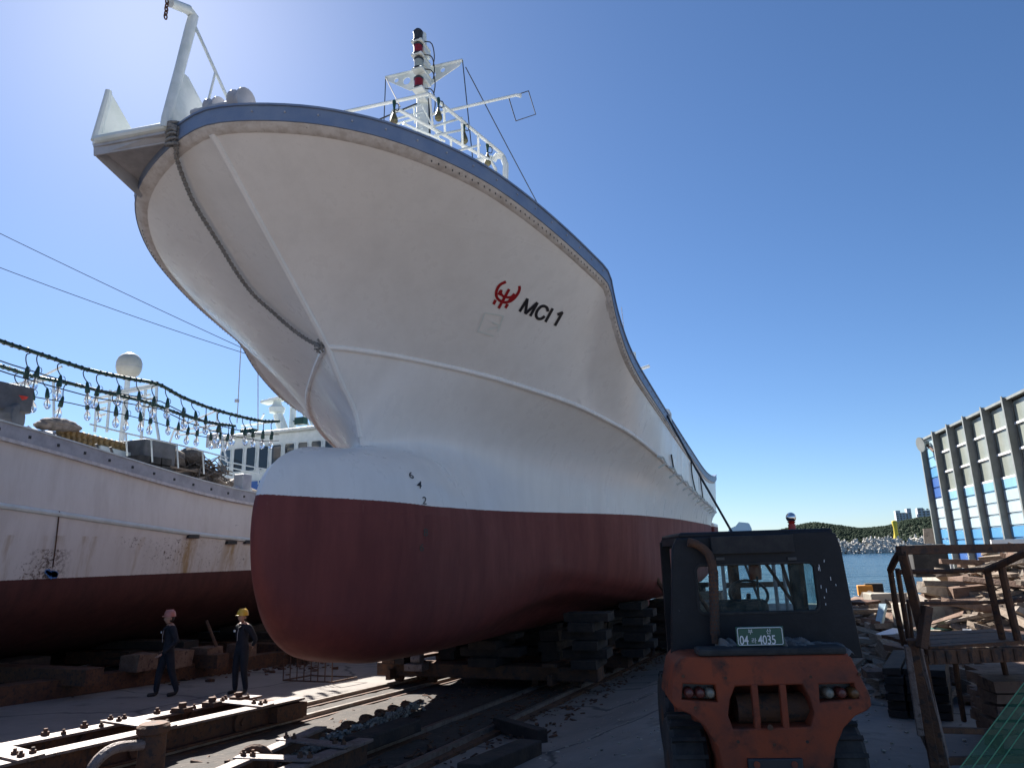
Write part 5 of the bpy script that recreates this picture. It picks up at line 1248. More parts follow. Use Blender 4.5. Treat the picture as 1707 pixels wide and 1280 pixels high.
for pts, lp in ((((1149, m_lamp_r), (1167, m_lamp_r), (1184, m_lamp_w)), llp), (((1382, m_lamp_w), (1403, m_lamp_r), (1424, m_lamp_a)), rlp)):
    u0 = min(p[0] for p in lp); u1 = max(p[0] for p in lp); z0 = min(p[1] for p in lp); z1 = max(p[1] for p in lp)
    mb = MB(); mb.box(((u0 + u1) / 2, .16, (z0 + z1) / 2), (u1 - u0 + .06, .02, z1 - z0 + .06)); hs_ = fb(mb, 'lamp_housing', m_black)
    for px, mm_ in pts:
        c = F3(px, 1155, .07); mb = MB(); mb.lathe([(.036, -.09), (.036, .0), (.024, .018), (.003, .024)], c, 16, (0, -1, 0)); tl = fb(mb, 'tail_lamp', mm_, hs_, True)
mb = MB(); a = FP(1148, 1096, .1); b = FP(1420, 1092, .1); mb.box(((a[0] + b[0]) / 2, .42, a[1] - .012), (b[0] - a[0] - .04, .66, .05)); fb(mb, 'engine_hood', m_orange, bevel=.02)
mb = MB(); mb.bar(F3(1160, 1085, .14), F3(1404, 1081, .14), .18, .05); fb(mb, 'rubber_shelf', m_rubber, bevel=.015)
mb = MB(); mb.cyl(F3(1284, 1212, .03), F3(1284, 1212, -.05), .02, n=8); fb(mb, 'tow_pin', m_rust)
mb = MB(); a = FP(1246, 1264, .0); b = FP(1342, 1300, .0); mb.box(((a[0] + b[0]) / 2, .012, (a[1] + b[1]) / 2), (b[0] - a[0], .04, a[1] - b[1])); ss_ = fb(mb, 'lower_slot', m_black, bevel=.008)
for px in (1262, 1325): mb = MB(); mb.cyl(F3(px, 1274, -.008), F3(px, 1274, -.02), .022, n=10); fb(mb, 'slot_plug', m_orange, ss_)
for px, py in ((1140, 1128), (1436, 1125), (1210, 1130), (1352, 1128), (1230, 1235), (1345, 1235), (1290, 1240), (1160, 1180), (1418, 1180)):
    c = F3(px, py, .03); mb = MB(); mb.cyl(c + Vector((0, .03, 0)), c + Vector((0, bend(c.x, c.z) - .014, 0)), .012, n=6); fb(mb, 'bolt', m_rust)
# cab
CY = .50
m_cab = M('black_cab_paint', (.010, .010, .013), .55, c2=(.016, .016, .02), ns=4, c3=(.06, .06, .065), ns3=24, t3=(.70, .74), bump=.15, bs=20, spec=.3)
cabo = fpoly([(1119, 1098), (1120, 915), (1127, 897), (1250, 890), (1376, 884), (1392, 889), (1401, 912), (1414, 980), (1438, 1096)], CY)
wa = FP(1165, 1023, CY); wb_ = FP(1356, 936, CY); win = rrect(wa[0], wa[1], wb_[0], wb_[1], .05)
fmesh(plate2d(cabo, [win], .05, .012, 3), lambda c: Vector((c.x, CY + .02 - c.z, c.y)), 'cab_rear_panel', m_cab, sm=True)
mb = MB(); mb.tube([Vector((q[0], CY - .012, q[1])) for q in win], .013, 6, closed=True); fb(mb, 'window_seal', m_rubber, smooth_=True)
m_cabglass = bpy.data.materials.new('dusty_cab_glass'); m_cabglass.use_nodes = True
_n = m_cabglass.node_tree.nodes; _l = m_cabglass.node_tree.links; _b = _n['Principled BSDF']; _o = _n['Material Output']
_b.inputs['Base Color'].default_value = (.22, .21, .18, 1); _b.inputs['Roughness'].default_value = .6
_t = _n.new('ShaderNodeBsdfTransparent'); _t.inputs['Color'].default_value = (.82, .9, .9, 1); _mx = _n.new('ShaderNodeMixShader')
_tc = _n.new('ShaderNodeTexCoord'); _ns = _n.new('ShaderNodeTexNoise'); _ns.inputs['Scale'].default_value = 9; _ns.inputs['Detail'].default_value = 8; _mr = _n.new('ShaderNodeMapRange'); _mr.inputs['From Min'].default_value = .38; _mr.inputs['From Max'].default_value = .78; _mr.inputs['To Min'].default_value = .03; _mr.inputs['To Max'].default_value = .22
_l.new(_tc.outputs['Object'], _ns.inputs['Vector']); _l.new(_ns.outputs['Fac'], _mr.inputs['Value']); _l.new(_mr.outputs[0], _mx.inputs['Fac']); _l.new(_t.outputs[0], _mx.inputs[1]); _l.new(_b.outputs[0], _mx.inputs[2]); _l.new(_mx.outputs[0], _o.inputs['Surface'])
fmesh(plate2d(win, [], .006), lambda c: Vector((c.x, CY + .02 - c.z, c.y)), 'rear_window', m_cabglass)
for px in (1200, 1320):
    a = FP(px, 931, CY - .02); mb = MB(); mb.box((a[0], CY - .018, a[1]), (.07, .02, .03)); fb(mb, 'window_hinge', m_black, bevel=.004)
rx0 = FP(1124, 900, CY)[0]; rx1 = FP(1394, 890, CY)[0]; rz_ = FP(1260, 890, CY)[1]
mb = MB(); mb.box(((rx0 + rx1) / 2 + .01, CY + .58, rz_ + .005), (rx1 - rx0 - .06, 1.15, .05)); fb(mb, 'cab_roof', m_cab, bevel=.02)
a = FP(1186, 924, CY - .04); b = FP(1320, 890, CY - .04); mb = MB(); mb.box(((a[0] + b[0]) / 2, CY - .045, (a[1] + b[1]) / 2), (b[0] - a[0], .05, b[1] - a[1])); fb(mb, 'roof_plate', M('grimy_panel', (.022, .02, .021), .8, c2=(.035, .032, .03), ns=10), bevel=.006)
for x0_, x1_ in ((rx0 + .05, rx0 + .05), (rx1 - .06, cabo[8][0] - .10)):
    mb = MB(); mb.bar((x1_, 1.60, .95), (x0_, 1.55, rz_ - .03), .07, .08); mb.bar((x0_, CY + .05, rz_ - .04), (x0_, 1.55, rz_ - .04), .06, .06); fb(mb, 'cab_pillar', m_cab)
mb = MB(); mb.slab([(cabo[6][0] - .01, CY + .04, cabo[6][1]), (cabo[8][0] - .01, CY + .04, cabo[8][1]), (cabo[8][0] - .10, 1.55, cabo[8][1]), (rx1 - .07, 1.55, cabo[6][1])], (-.02, 0, 0)); fb(mb, 'side_door', m_cabglass)
fmesh(plate2d(fpoly([(1387, 925), (1394, 925), (1417, 1006), (1404, 1006)], CY - .012), [], .008), lambda c: Vector((c.x, CY - .012 - c.z, c.y)), 'quarter_window', M('hazy_strip_glass', (.10, .105, .11), .25))
fmesh(plate2d(fpoly([(1404, 1040), (1413, 1037), (1425, 1072), (1426, 1090), (1408, 1090)], CY - .012), [], .008), lambda c: Vector((c.x, CY - .012 - c.z, c.y)), 'corner_panel', M('dull_grey_panel', (.05, .05, .055), .6))
mb = MB(); rnd = random.Random(8)
for _ in range(9):
    px = rnd.uniform(1362, 1392); py = rnd.uniform(925, 1010); c = F3(px + (py - 930) * .1, py, CY - .019); mb.box(c, (.004, .004, rnd.uniform(.01, .05)), Matrix.Rotation(rnd.uniform(-.15, .15), 3, 'Y'))
stuff(fb(mb, 'paint_drips', m_badge))
mb = MB(); mb.tube(curve_pts([F3(1147, 903, CY - .08), F3(1163, 908, CY - .08), F3(1180, 922, CY - .1), F3(1187, 940, CY - .12), F3(1189, 958, CY - .13)], 16), .034, 10); mb.tube([F3(1189, 955, CY - .13), F3(1192, 1072, CY - .13)], .026, 10); ex = fb(mb, 'exhaust_pipe', m_rust, smooth_=True)
g0 = F3(1189, 950, CY - .13); g1 = F3(1192, 1058, CY - .13)
mb = MB(); mb.cyl(g0, g1, .036, n=14, cap=False); fb(mb, 'heat_guard', m_rust, ex, True)
mb = MB(); gd = (g1 - g0)
for k in range(16):
    for j in range(9):
        an = 2 * math.pi * (j + .5 * (k % 2)) / 9; r_ = Vector((math.cos(an), math.sin(an), 0)); c = g0 + gd * ((k + .7) / 16.5) + r_ * .0355; mb.cyl(c, c + r_ * .002, .0075, n=6)
stuff(fb(mb, 'guard_perforation', m_dark, ex))
bq = F3(1321, 884, CY + .35); bq.z = rz_ + .03
mb = MB(); mb.cyl(bq, bq + Vector((0, 0, .05)), .03, n=12); mb.cyl(bq + Vector((0, 0, .05)), bq + Vector((0, 0, .07)), .02, .035, n=12); bc = fb(mb, 'beacon_base', m_redplastic, smooth_=True)
mb = MB(); mb.ball(bq + Vector((0, 0, .105)), .042, 16, 12); fb(mb, 'beacon_globe', m_chrome, bc, True)
mb = MB(); mb.lathe([(.045, -.10), (.05, -.04), (.05, .02), (.035, .05)], F3(1258, 945, .75), 12); fb(mb, 'warning_light', M('amber_lens', (.22, .04, .01), .3), smooth_=True)
mb = MB(); mb.tube([F3(1262, 960, .7), F3(1264, 990, .7), F3(1268, 1022, .7)], .010, 5); fb(mb, 'hanging_cord', m_dark)
sc = F3(1235, 1015, 1.0)
mb = MB(); mb.box(sc + Vector((0, 0, -.12)), (.46, .12, .40)); mb.box(sc + Vector((0, .2, -.30)), (.46, .45, .1)); fb(mb, 'driver_seat', m_rubber, bevel=.05)
wc = F3(1248, 990, 1.5)
mb = MB(); mb.tube([wc + Vector((.17 * math.cos(t), .07 * math.sin(t), .12 * math.sin(t))) for t in np.linspace(0, 2 * math.pi, 20, endpoint=False)], .014, 6, closed=True); mb.tube([wc, wc + Vector((0, .25, -.4))], .02, 6); fb(mb, 'steering_wheel', m_black, smooth_=True)
for px in (1222, 1330):
    a = F3(px, 950, 2.1); mb = MB(); mb.box((a.x, 2.1, 1.0), (.08, .14, 1.85)); fb(mb, 'mast_channel', m_rust)
for px in (1205, 1290, 1306):
    a = F3(px, 950, 2.0); mb = MB(); mb.cyl((a.x, 2.0, .3), (a.x, 2.0, 1.9), .018, n=8); fb(mb, 'mast_hose', m_greyp, smooth_=True)
a = F3(1270, 960, 2.1); mb = MB(); mb.box((a.x, 2.1, 1.88), (.75, .08, .1)); mb.box((a.x, 2.1, 1.55), (.75, .05, .05)); mb.tube([F3(1300, 930, 1.9), F3(1330, 1020, 1.9)], .016, 6); mb.tube([F3(1270, 930, 1.9), F3(1330, 1015, 1.9)], .016, 6); fb(mb, 'mast_crossbar', m_rust)
mb = MB(); mb.bar((rx0 + .05, 1.75, rz_ - .06), (rx1 - .06, 1.75, rz_ - .06), .06, .06); mb.bar((rx0 + .05, 1.75, 1.25), (rx1 + .05, 1.75, 1.25), .05, .05); fb(mb, 'windscreen_frame', m_black)
mb = MB(); mb.box((UMID, 1.25, .55), (1.0, 1.5, .7)); fb(mb, 'chassis', m_orange, bevel=.04)
for x, y, r, w in ((UMID - .56, .62, .33, .26), (UMID + .56, .62, .33, .26), (UMID - .44, 1.95, .38, .26), (UMID + .50, 1.95, .38, .26)):
    mb = MB(); mb.lathe([(r * .6, -w / 2), (r * .93, -w / 2), (r, -w * .38), (r, w * .38), (r * .93, w / 2), (r * .6, w / 2)], (x, y, r), 28, (1, 0, 0)); wh = fb(mb, 'wheel', m_rubber, smooth_=True)
    mb = MB(); mb.lathe([(r * .2, -w / 2 - .005), (r * .6, -w / 2 + .02), (r * .6, w / 2 - .02), (r * .2, w / 2 + .005)], (x, y, r), 18, (1, 0, 0)); fb(mb, 'rim', m_rust, wh, True)
    mb = MB()
    for k in range(18):
        an = 2 * math.pi * k / 18; mb.box((x, y + math.cos(an) * (r + .006), r + math.sin(an) * (r + .006)), (w * .95, .03, .03), Matrix.Rotation(an + math.pi / 2, 3, 'X'))
    stuff(fb(mb, 'tread_lugs', m_rubber, wh))
# number plate
pa_ = FP(1229, 1077, .10); pb_ = FP(1305, 1043, .10); pcx, pcz = (pa_[0] + pb_[0]) / 2, (pa_[1] + pb_[1]) / 2; pw, ph = pb_[0] - pa_[0], pb_[1] - pa_[1]
mb = MB(); mb.box((pcx, .105, pcz), (pw, .012, ph)); pl = fb(mb, 'number_plate', m_plategreen, bevel=.004)
k_ = pw / .34
mb = MB(); mb.tube([Vector((q[0], .0985, q[1])) for q in rrect(pcx - .159 * k_, pcz - ph * .44, pcx + .159 * k_, pcz + ph * .44, .012)], .003, 5, closed=True); fb(mb, 'plate_border', m_badge, pl)
for s, x, z, sz, sp in (('부', -.085, .018, .040, 1), ('산', .045, .018, .040, 1), ('04', -.150, -.055, .088, .95), ('라', -.066, -.045, .042, 1), ('4035', -.018, -.055, .088, .95)):
    me = text_mesh(s, .02, 0, .010 if len(s) > 1 else .0, sp)
    fmesh(me, (lambda c, x=x, z=z, sz=sz: Vector((pcx + (x + c.x * sz * (.76 if sz > .06 else 1)) * k_, .0975 - c.z * .03, pcz + (z + c.y * sz) * k_))), 'plate_characters', m_badge, pl)
fk.matrix_basis = FKM
# rags on the rear shelf
def crumple(c, sx, sy, sz, seed, n=26):
    rr = random.Random(seed); rows = []
    ph = [(rr.uniform(3, 9), rr.uniform(3, 9), rr.uniform(0, 6)) for _ in range(5)]
    for i in range(n):
        r = []
        for j in range(n):
            u, v = i / (n - 1) * 2 - 1, j / (n - 1) * 2 - 1
            e = max(0, 1 - (u * u) ** 1.5) * max(0, 1 - (v * v) ** 1.5)
            h = sum(math.sin(a * u + b * v + p) for a, b, p in ph) / 5
            r.append(FKM @ (Vector(c) + Vector((sx * u * (1 + .15 * h), sy * v * (1 + .2 * h), sz * (e ** .6) * (.75 + .45 * h) + .012 * math.sin(13 * u + 9 * v)))))
        rows.append(r)
    mb = MB(); mb.grid(rows); return mb
for k, (px, sx, sz_, lab) in enumerate(((1330, .13, .10, 'crumpled grey rag beside the number plate'), (1384, .13, .06, 'pale cloth draped over the shelf edge at right'), (1296, .10, .13, 'dark bundled rag behind the number plate'), (1216, .07, .08, 'brown rag heap beside the exhaust guard'))):
    c = F3(px, 1084, .26); tag(crumple((c.x, .29, c.z - .01), sx, .15, sz_, k + 3).build('rag', m_cloth if k < 2 else m_sack, None, True, sharp=80), lab, 'rag', 'rags on the forklift shelf')

# ------------------------------------------------------------------ rusty access platform at right
def atd(px, py, d): return O + ray(px, py) * d
pf = thing('access_platform', 'rusty steel access platform with pipe railing at the right foreground', 'platform', (1.3, 7.5, 0))
def pbar(a, b, d0, d1, w, name, mat=m_rust, round_=False, par=None):
    p, q = atd(*a, d0), atd(*b, d1); mb = MB()
    if round_: mb.tube([p, p.lerp(q, .5) + Vector((random.uniform(-.01, .01), 0, random.uniform(-.008, .008))), q], w / 2, 8)
    else: mb.bar(p, q, w, w, jit=.002)
    return mb.build(name, mat, par or pf, round_, bevel=0 if round_ else .006)
pbar((1498, 917), (1770, 911), 6.1, 6.35, .075, 'top_rail'); pbar((1500, 920), (1484, 950), 6.1, 6.5, .06, 'corner_rail', round_=True)
pbar((1503, 917), (1546, 1085), 6.1, 6.15, .07, 'corner_post'); pbar((1484, 948), (1507, 1075), 6.5, 6.55, .05, 'railing_post', round_=True); pbar((1496, 948), (1516, 1075), 6.6, 6.65, .045, 'railing_post', round_=True); pbar((1513, 1000), (1522, 1075), 6.4, 6.45, .03, 'railing_post', round_=True)
pbar((1500, 953), (1648, 949), 6.5, 6.4, .045, 'mid_rail', round_=True); pbar((1644, 950), (1712, 920), 6.4, 6.0, .065, 'bent_rail', m_rust, True)
pbar((1645, 948), (1671, 1064), 6.4, 6.4, .06, 'railing_post', round_=True); pbar((1668, 938), (1697, 1066), 6.3, 6.3, .065, 'railing_post', round_=True)
pbar((1530, 1005), (1656, 1003), 6.3, 6.4, .03, 'lower_rail', round_=True); pbar((1654, 1004), (1770, 994), 6.4, 6.3, .045, 'lower_rail', round_=True)
a = atd(1542, 1076, 6.1); b = atd(1770, 1070, 6.35); back = Vector((-.25, .9, 0))
k = 0
for t in np.linspace(0, .86, 7):
    mb = MB(); p = a + back * float(t); q = b + back * float(t); p.z = q.z = a.z; mb.bar(p + Vector((0, .06, -.02)), q + Vector((0, .06, -.02)), .12, .03, jit=.005); mb.build('floor_plank', m_rust, pf)
mb = MB(); mb.bar(a + Vector((0, 0, -.09)), b + Vector((0, 0, -.09)), .05, .12); fb_ = mb.build('floor_beam', m_rust, pf, bevel=.008)
for t in np.linspace(.05, .95, 12):
    mb = MB(); c = a.lerp(b, float(t)) + Vector((.01, -.03, -.09)); mb.box(c, (.02, .02, .10)); mb.build('stiffener', m_rust, fb_)
for A_, B_, w, m_ in (((1530, 1070), (1582, 1285), .05, m_steel), ((1520, 1065), (1560, 1285), .075, m_rust), ((1538, 1090), (1572, 1285), .06, m_rust), ((1512, 1075), (1535, 1225), .05, m_steel), ((1535, 1220), (1568, 1290), .04, m_steel), ((1545, 1010), (1536, 1080), .07, m_rust)):
    pbar(A_, B_, 6.1, 6.0, w, 'leg_stiffener', m_)
pbar((1592, 1098), (1607, 1200), 6.6, 6.9, .05, 'leg', round_=True); pbar((1671, 1098), (1698, 1205), 6.6, 6.8, .05, 'leg', round_=True)
pbar((1530, 1215), (1770, 1222), 6.2, 6.4, .05, 'foot_rail'); pbar((1560, 1268), (1770, 1262), 6.0, 6.1, .06, 'foot_rail')

# ------------------------------------------------------------------ building on the quay
BD = Vector((-.12, 1, 0)).normalized(); BN = Vector((-1, -.12, 0)).normalized(); B0 = Vector((5.19, 30.0, 0))
def bp(s, o, z): return B0 - BD * s + BN * o + Vector((0, 0, z))
bl = thing('panel_building', 'blue and white panelled building with steel columns on the quay', 'building', bp(0, 0, 1.2))
BAY = 1.5; NB = 13; ZB, ZT = 1.3, 5.62
m_bcol = [M('panel_' + n, c, .45, c2=tuple(x * .9 for x in c), ns=2.0, c3=tuple(x * .75 for x in c), ns3=9, t3=(.62, .72)) for n, c in (('pale', (.36, .48, .54)), ('sky', (.19, .38, .52)), ('mid', (.07, .24, .46)), ('navy', (.025, .09, .30)), ('white', (.38, .46, .50)))]
m_colsteel = M('grey_column_steel', (.22, .235, .225), .5, c2=(.17, .18, .17), ns=3, c3=(.09, .07, .05), ns3=12, t3=(.66, .72))
m_pane = M('frosted_pane', (.22, .24, .21), .25, c2=(.27, .285, .25), ns=1.2)
rowh = (ZT - ZB) / 12
order0 = [3, 2, 2, 2, 4, 4, 3, 2, 1, 0][::-1]
cols_full = [0, 1, 1, 2, 3, 3, 4, 4, 0, 2, 2, 2]       # top to bottom for the far bay
cols_low = [1, 4, 4, 2, 2]                        # below the windows
mb = MB(); mb.slab([bp(-.1, -.14, .9), bp(NB * BAY, -.14, .9), bp(NB * BAY, -9, .9), bp(-.1, -9, .9)], (0, 0, ZT - .9 - .05)); mb.build('core_wall', m_greyp, bl)
mb = MB(); mb.slab([bp(-.25, .12, ZT), bp(NB * BAY, .12, ZT), bp(NB * BAY, -9.2, ZT + .5), bp(-.25, -9.2, ZT + .5)], (0, 0, .07)); mb.build('roof', m_colsteel, bl)
for i in range(NB + 1):
    s = i * BAY; mb = MB()
    for o_, w_ in ((.18, .09), (-.02, .12)):
        mb.slab([bp(s - w_ / 2, o_, ZB - .5), bp(s + w_ / 2, o_, ZB - .5), bp(s + w_ / 2, o_ + .02, ZB - .5), bp(s - w_ / 2, o_ + .02, ZB - .5)], (0, 0, ZT - ZB + .62))
    mb.slab([bp(s - .01, 0, ZB - .5), bp(s + .01, 0, ZB - .5), bp(s + .01, .18, ZB - .5), bp(s - .01, .18, ZB - .5)], (0, 0, ZT - ZB + .6)); mb.build('column', m_colsteel, bl)
for i in range(NB):
    s0, s1 = i * BAY + .08, (i + 1) * BAY - .08
    if i == 0: rows_ = [(ZT - (r + 1) * rowh, ZT - r * rowh, cols_full[r]) for r in range(12)]
    else:
        wb = ZT - 1.98; rh = (wb - ZB) / 7; rows_ = [(wb - (r + 1) * rh, wb - r * rh, [1, 0, 4, 0, 2, 2, 3][r]) for r in range(7)]
        for a_, b_ in ((ZT - .62, ZT - .06), (ZT - 1.30, ZT - .68), (ZT - 1.96, ZT - 1.36)):
            mb = MB(); mb.slab([bp(s0 + .03, -.02, a_), bp(s1 - .03, -.02, a_), bp(s1 - .03, -.05, a_), bp(s0 + .03, -.05, a_)], (0, 0, b_ - a_)); pn = mb.build('window_pane', m_pane, bl)
            mb = MB(); mb.slab([bp(s0, -.05, a_ - .06), bp(s1, -.05, a_ - .06), bp(s1, .03, a_ - .06), bp(s0, .03, a_ - .06)], (0, 0, .058)); mb.build('glazing_bar', m_badge, pn)
    for a_, b_, ci in rows_:
        mb = MB(); zm_ = a_ + .04
        mb.slab([bp(s0, -.03, a_), bp(s1, -.03, a_), bp(s1, .0, a_), bp(s0, .0, a_)], (0, 0, .035))
        mb.slab([bp(s0, -.03, zm_), bp(s1, -.03, zm_), bp(s1, .025, zm_), bp(s0, .025, zm_)], (0, 0, b_ - zm_ - .012)); mb.build('panel', m_bcol[ci], bl)
mb = MB(); mb.tube([bp(1.32, .08, ZB - .3), bp(1.32, .08, ZT - .6)], .03, 6); mb.build('downpipe', m_colsteel, bl)
fl_ = thing('yard_floodlight', 'round floodlight on a bracket at the far corner of the building', 'floodlight', bp(.3, .3, 5.1))
c = aty(1534, 741, 29.3); d_ = Vector((-1, -.35, -.15)).normalized(); mb = MB(); mb.lathe([(.27, 0), (.25, .06), (.12, .16), (.09, .3)], c, 18, -d_); mb.build('reflector', m_colsteel, fl_, True)
mb = MB(); mb.tube([c - d_ * .2, bp(1.3, .15, 5.05)], .05, 6); mb.box(c - d_ * .55 + Vector((0, 0, .1)), (.25, .12, .12)); mb.build('arm', m_rust, fl_, True)
# concrete base under the building
cb_ = MB(); cb_.slab([bp(-1.2, .5, -.6), bp(NB * BAY, .5, -.6), bp(NB * BAY, -9, -.6), bp(-1.2, -9, -.6)], (0, 0, 1.55)); tag(cb_.build('concrete_plinth', m_conc, None, bevel=.04), 'weathered concrete plinth carrying the blue building', 'wall')
mb = MB(); p = aty(1545, 905, 30.5); mb.slab([aty(1541, 906, 30.6), aty(1560, 906, 30.6), aty(1558, 880, 30.6), aty(1539, 881, 30.6)], (0, .08, 0)); tag(mb.build('leaning_panel', m_wood3), 'pale plank panel leaning at the far end of the building', 'panel')
mb = MB(); p = aty(1542, 940, 24); mb.box(p + Vector((.1, 0, .1)), (.9, .9, .9)); tag(mb.build('black_tank', m_rubber, None, bevel=.05), 'square black tank behind the platform railing', 'tank')
mb = MB(); c = aty(1690, 925, 22); mb.box(c, (.9, .1, .8)); tag(mb.build('white_sheet', m_badge, None), 'white sheet leaning against the building base', 'sheet')
for k in range(4):
    p = bp(4.0 + k * 2.4, 1.0, .93); mb = MB(); mb.tube([p, p + BD * -1.9 + Vector((0, 0, .05))], .05, 6); tag(mb.build('stored_pipe', m_lblue if k % 2 else m_badge), 'thin pale pipe stored along the plinth of the building', 'pipe', 'pipes along the plinth')

# ------------------------------------------------------------------ debris heap
def heap(x, y):
    a = smooth(10.5, 15.5, y) * (1 - smooth(21, 26, y))
    xr = x / max(y, 1)
    return .25 * a + 1.05 * a * smooth(.13, .24, xr)
rnd = random.Random(31)
mb = MB(); gx = np.linspace(.4, 9, 40); gy = np.linspace(9.5, 27, 40)
mb.grid([[(x, y, heap(x, y) - .02 + rnd.uniform(-.06, .06) - .15 * (1 - smooth(.05, .1, x / y))) for x in gx] for y in gy])
tag(stuff(mb.build('rubble_bed', M('rubble', (.16, .12, .09), .95, c2=(.28, .23, .18), ns=5, c3=(.06, .05, .04), ns3=9, t3=(.5, .6), bump=1.0, bs=14))), 'brown rubble and splinters under the scrap planks', 'rubble')
mb = MB()
for _ in range(1500):
    y = rnd.uniform(10.5, 25); x = y * rnd.uniform(.06, .34); s_ = rnd.uniform(.03, .16)
    mb.box((x, y, heap(x, y) + rnd.uniform(0, .12)), (s_, s_ * rnd.uniform(1, 4), s_ * .4), Matrix.Rotation(rnd.uniform(0, 6), 3, 'Z') @ Matrix.Rotation(rnd.uniform(-.5, .5), 3, 'X'), jit=s_ * .12)
tag(stuff(mb.build('splinters', m_wood)), 'loose wood splinters strewn over the debris heap', 'splinters')
meshes = []
for k in range(10):
    mb = MB(); L_ = (.8, 1.1, 1.4, 1.7, .6, 1.0, 2.0, 1.2, .5, 1.5)[k]; w = (.12, .17, .09, .22, .28, .07, .14, .2, .22, .11)[k]; t_ = (.06, .08, .05, .1, .18, .07, .12, .05, .22, .1)[k]
    mb.box((0, 0, 0), (w, L_, t_), jit=.02); meshes.append(mb.mesh('scrap_plank'))
pm = [m_wood, m_wood3, m_wood2, m_wood, m_wood2]
pmesh = {}
for i in range(190):
    y = rnd.uniform(11, 24); x = y * rnd.uniform(.07, .33); k = rnd.randrange(10); mi = rnd.randrange(5)
    if (k, mi) not in pmesh:
        m2 = meshes[k].copy(); m2.materials.append(pm[mi]); pmesh[(k, mi)] = m2
    o = bpy.data.objects.new('scrap_plank', pmesh[(k, mi)]); COL.objects.link(o)
    o.location = (x, y, heap(x, y) + rnd.uniform(.03, .28)); o.rotation_euler = (rnd.gauss(0, .18), rnd.gauss(0, .2), rnd.gauss(1.35, .7))
    side = x / y
    tag(o, '%s %s scrap plank %s of the debris heap' % (('splintered brown', 'pale grey', 'red-brown', 'splintered brown', 'red-brown')[mi], ('short narrow', 'broad', 'slim', 'long broad', 'short thick', 'thin', 'long heavy', 'flat wide', 'stubby thick', 'long squared')[k], ('at the forklift end', 'left of the middle', 'in the middle', 'right of the middle', 'at the building end')[min(4, int((side - .07) / .052))] + (' front' if y < 15 else ' centre' if y < 19 else ' back')), 'plank', 'scrap planks in the debris heap')
def one(name, lab, cat, px0, py0, px1, py1, d, w, t_, mat):
    mb = MB(); mb.bar(atd(px0, py0, d), atd(px1, py1, d + .3), w, t_, jit=.008); tag(mb.build(name, mat), lab, cat)
one('green_board', 'teal green board lying on the debris heap', 'board', 1550, 1046, 1618, 1048, 11.5, .25, .05, m_teal)
one('blue_post', 'pale blue post standing up left of the debris heap', 'post', 1464, 1046, 1472, 1008, 13, .12, .08, m_lblue)
one('long_beam', 'long pale split beam on top of the debris heap', 'beam', 1536, 978, 1625, 1000, 13.5, .22, .2, m_wood3)
one('white_offcut', 'white offcut board on the right of the heap', 'board', 1470, 1060, 1502, 1050, 12, .28, .05, m_badge)
one('white_batten', 'white batten tilted among the planks', 'batten', 1612, 1050, 1640, 1075, 10.5, .12, .04, m_badge)
one('teal_batten', 'short teal batten stuck in the heap', 'batten', 1630, 1012, 1652, 1000, 13, .12, .08, m_teal)
mb = MB(); c = atd(1575, 1022, 12.5); mb.box(c, (1.6, .5, .42), Matrix.Rotation(.35, 3, 'Z'), jit=.03); tag(mb.build('concrete_block', m_conc, None, bevel=.03), 'long beige concrete block half buried in the heap', 'block')
mb = MB(); c = atd(1478, 1003, 17); mb.box(c, (.9, .5, .4), Matrix.Rotation(.3, 3, 'Z'), jit=.03); tag(mb.build('broken_concrete_slab', m_conc, None, bevel=.03), 'broken concrete slab at the water edge beside the forklift', 'block')
mb = MB(); c = atd(1442, 984, 22); mb.box(c, (.42, .42, .32)); tag(mb.build('orange_box', m_orangebox, None, bevel=.02), 'small orange box on the quay edge', 'box')
mb = MB(); c = atd(1457, 982, 22); mb.box(c, (.5, .4, .36)); tag(mb.build('black_box', m_rubber, None, bevel=.02), 'small black box beside the orange box on the quay', 'box')
one('sheet_scrap', 'dark broken sheet leaning at the left end of the heap', 'sheet', 1424, 1005, 1450, 1002, 15, .5, .06, m_rust)
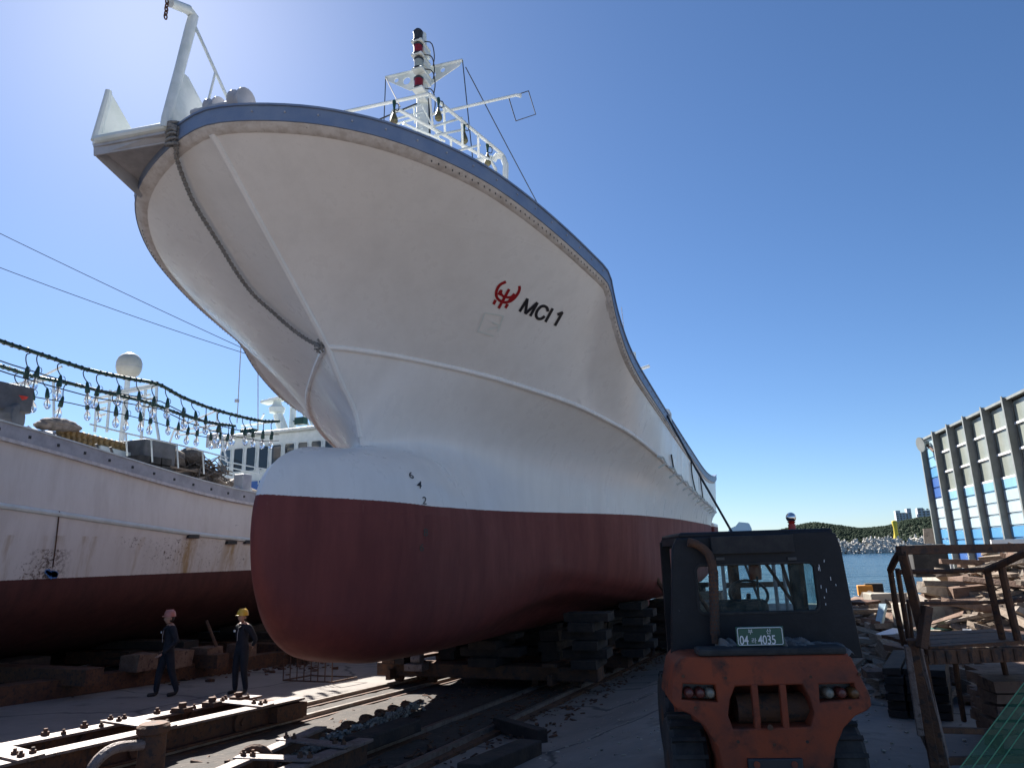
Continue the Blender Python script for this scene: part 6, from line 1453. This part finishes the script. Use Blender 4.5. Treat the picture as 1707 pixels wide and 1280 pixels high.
# stacked timbers under the platform
ts = thing('plank_stack', 'thick red-brown timbers stacked behind the access platform', 'timber stack', (2.4, 8.6, 0))
for r in range(6):
    z = ground_z(2.3, 8.6) + r * .115
    for j in range(4):
        mb = MB(); y = 8.1 + j * .32 + rnd.uniform(-.02, .02); x0_ = 1.55 + rnd.uniform(-.08, .08) + (.05 * j); mb.bar((x0_, y, z + .055), (3.5 + rnd.uniform(-.1, .3), y + .55, z + .055), .28, .095, jit=.012); mb.build('timber', m_wood2, ts)
ts = thing('dark_plank_stack', 'small dark plank stack between the forklift and the platform', 'timber stack', (1.25, 10.2, 0))
for r in range(6):
    for j in range(3):
        mb = MB(); mb.bar((.95 + j * .22, 9.6 + rnd.uniform(-.05, .05), .04 + r * .09), (1.25 + j * .22, 11.2, .04 + r * .09), .19, .075, jit=.01); mb.build('timber', m_tarblock, ts)

# ------------------------------------------------------------------ green mesh sheet at the near right corner
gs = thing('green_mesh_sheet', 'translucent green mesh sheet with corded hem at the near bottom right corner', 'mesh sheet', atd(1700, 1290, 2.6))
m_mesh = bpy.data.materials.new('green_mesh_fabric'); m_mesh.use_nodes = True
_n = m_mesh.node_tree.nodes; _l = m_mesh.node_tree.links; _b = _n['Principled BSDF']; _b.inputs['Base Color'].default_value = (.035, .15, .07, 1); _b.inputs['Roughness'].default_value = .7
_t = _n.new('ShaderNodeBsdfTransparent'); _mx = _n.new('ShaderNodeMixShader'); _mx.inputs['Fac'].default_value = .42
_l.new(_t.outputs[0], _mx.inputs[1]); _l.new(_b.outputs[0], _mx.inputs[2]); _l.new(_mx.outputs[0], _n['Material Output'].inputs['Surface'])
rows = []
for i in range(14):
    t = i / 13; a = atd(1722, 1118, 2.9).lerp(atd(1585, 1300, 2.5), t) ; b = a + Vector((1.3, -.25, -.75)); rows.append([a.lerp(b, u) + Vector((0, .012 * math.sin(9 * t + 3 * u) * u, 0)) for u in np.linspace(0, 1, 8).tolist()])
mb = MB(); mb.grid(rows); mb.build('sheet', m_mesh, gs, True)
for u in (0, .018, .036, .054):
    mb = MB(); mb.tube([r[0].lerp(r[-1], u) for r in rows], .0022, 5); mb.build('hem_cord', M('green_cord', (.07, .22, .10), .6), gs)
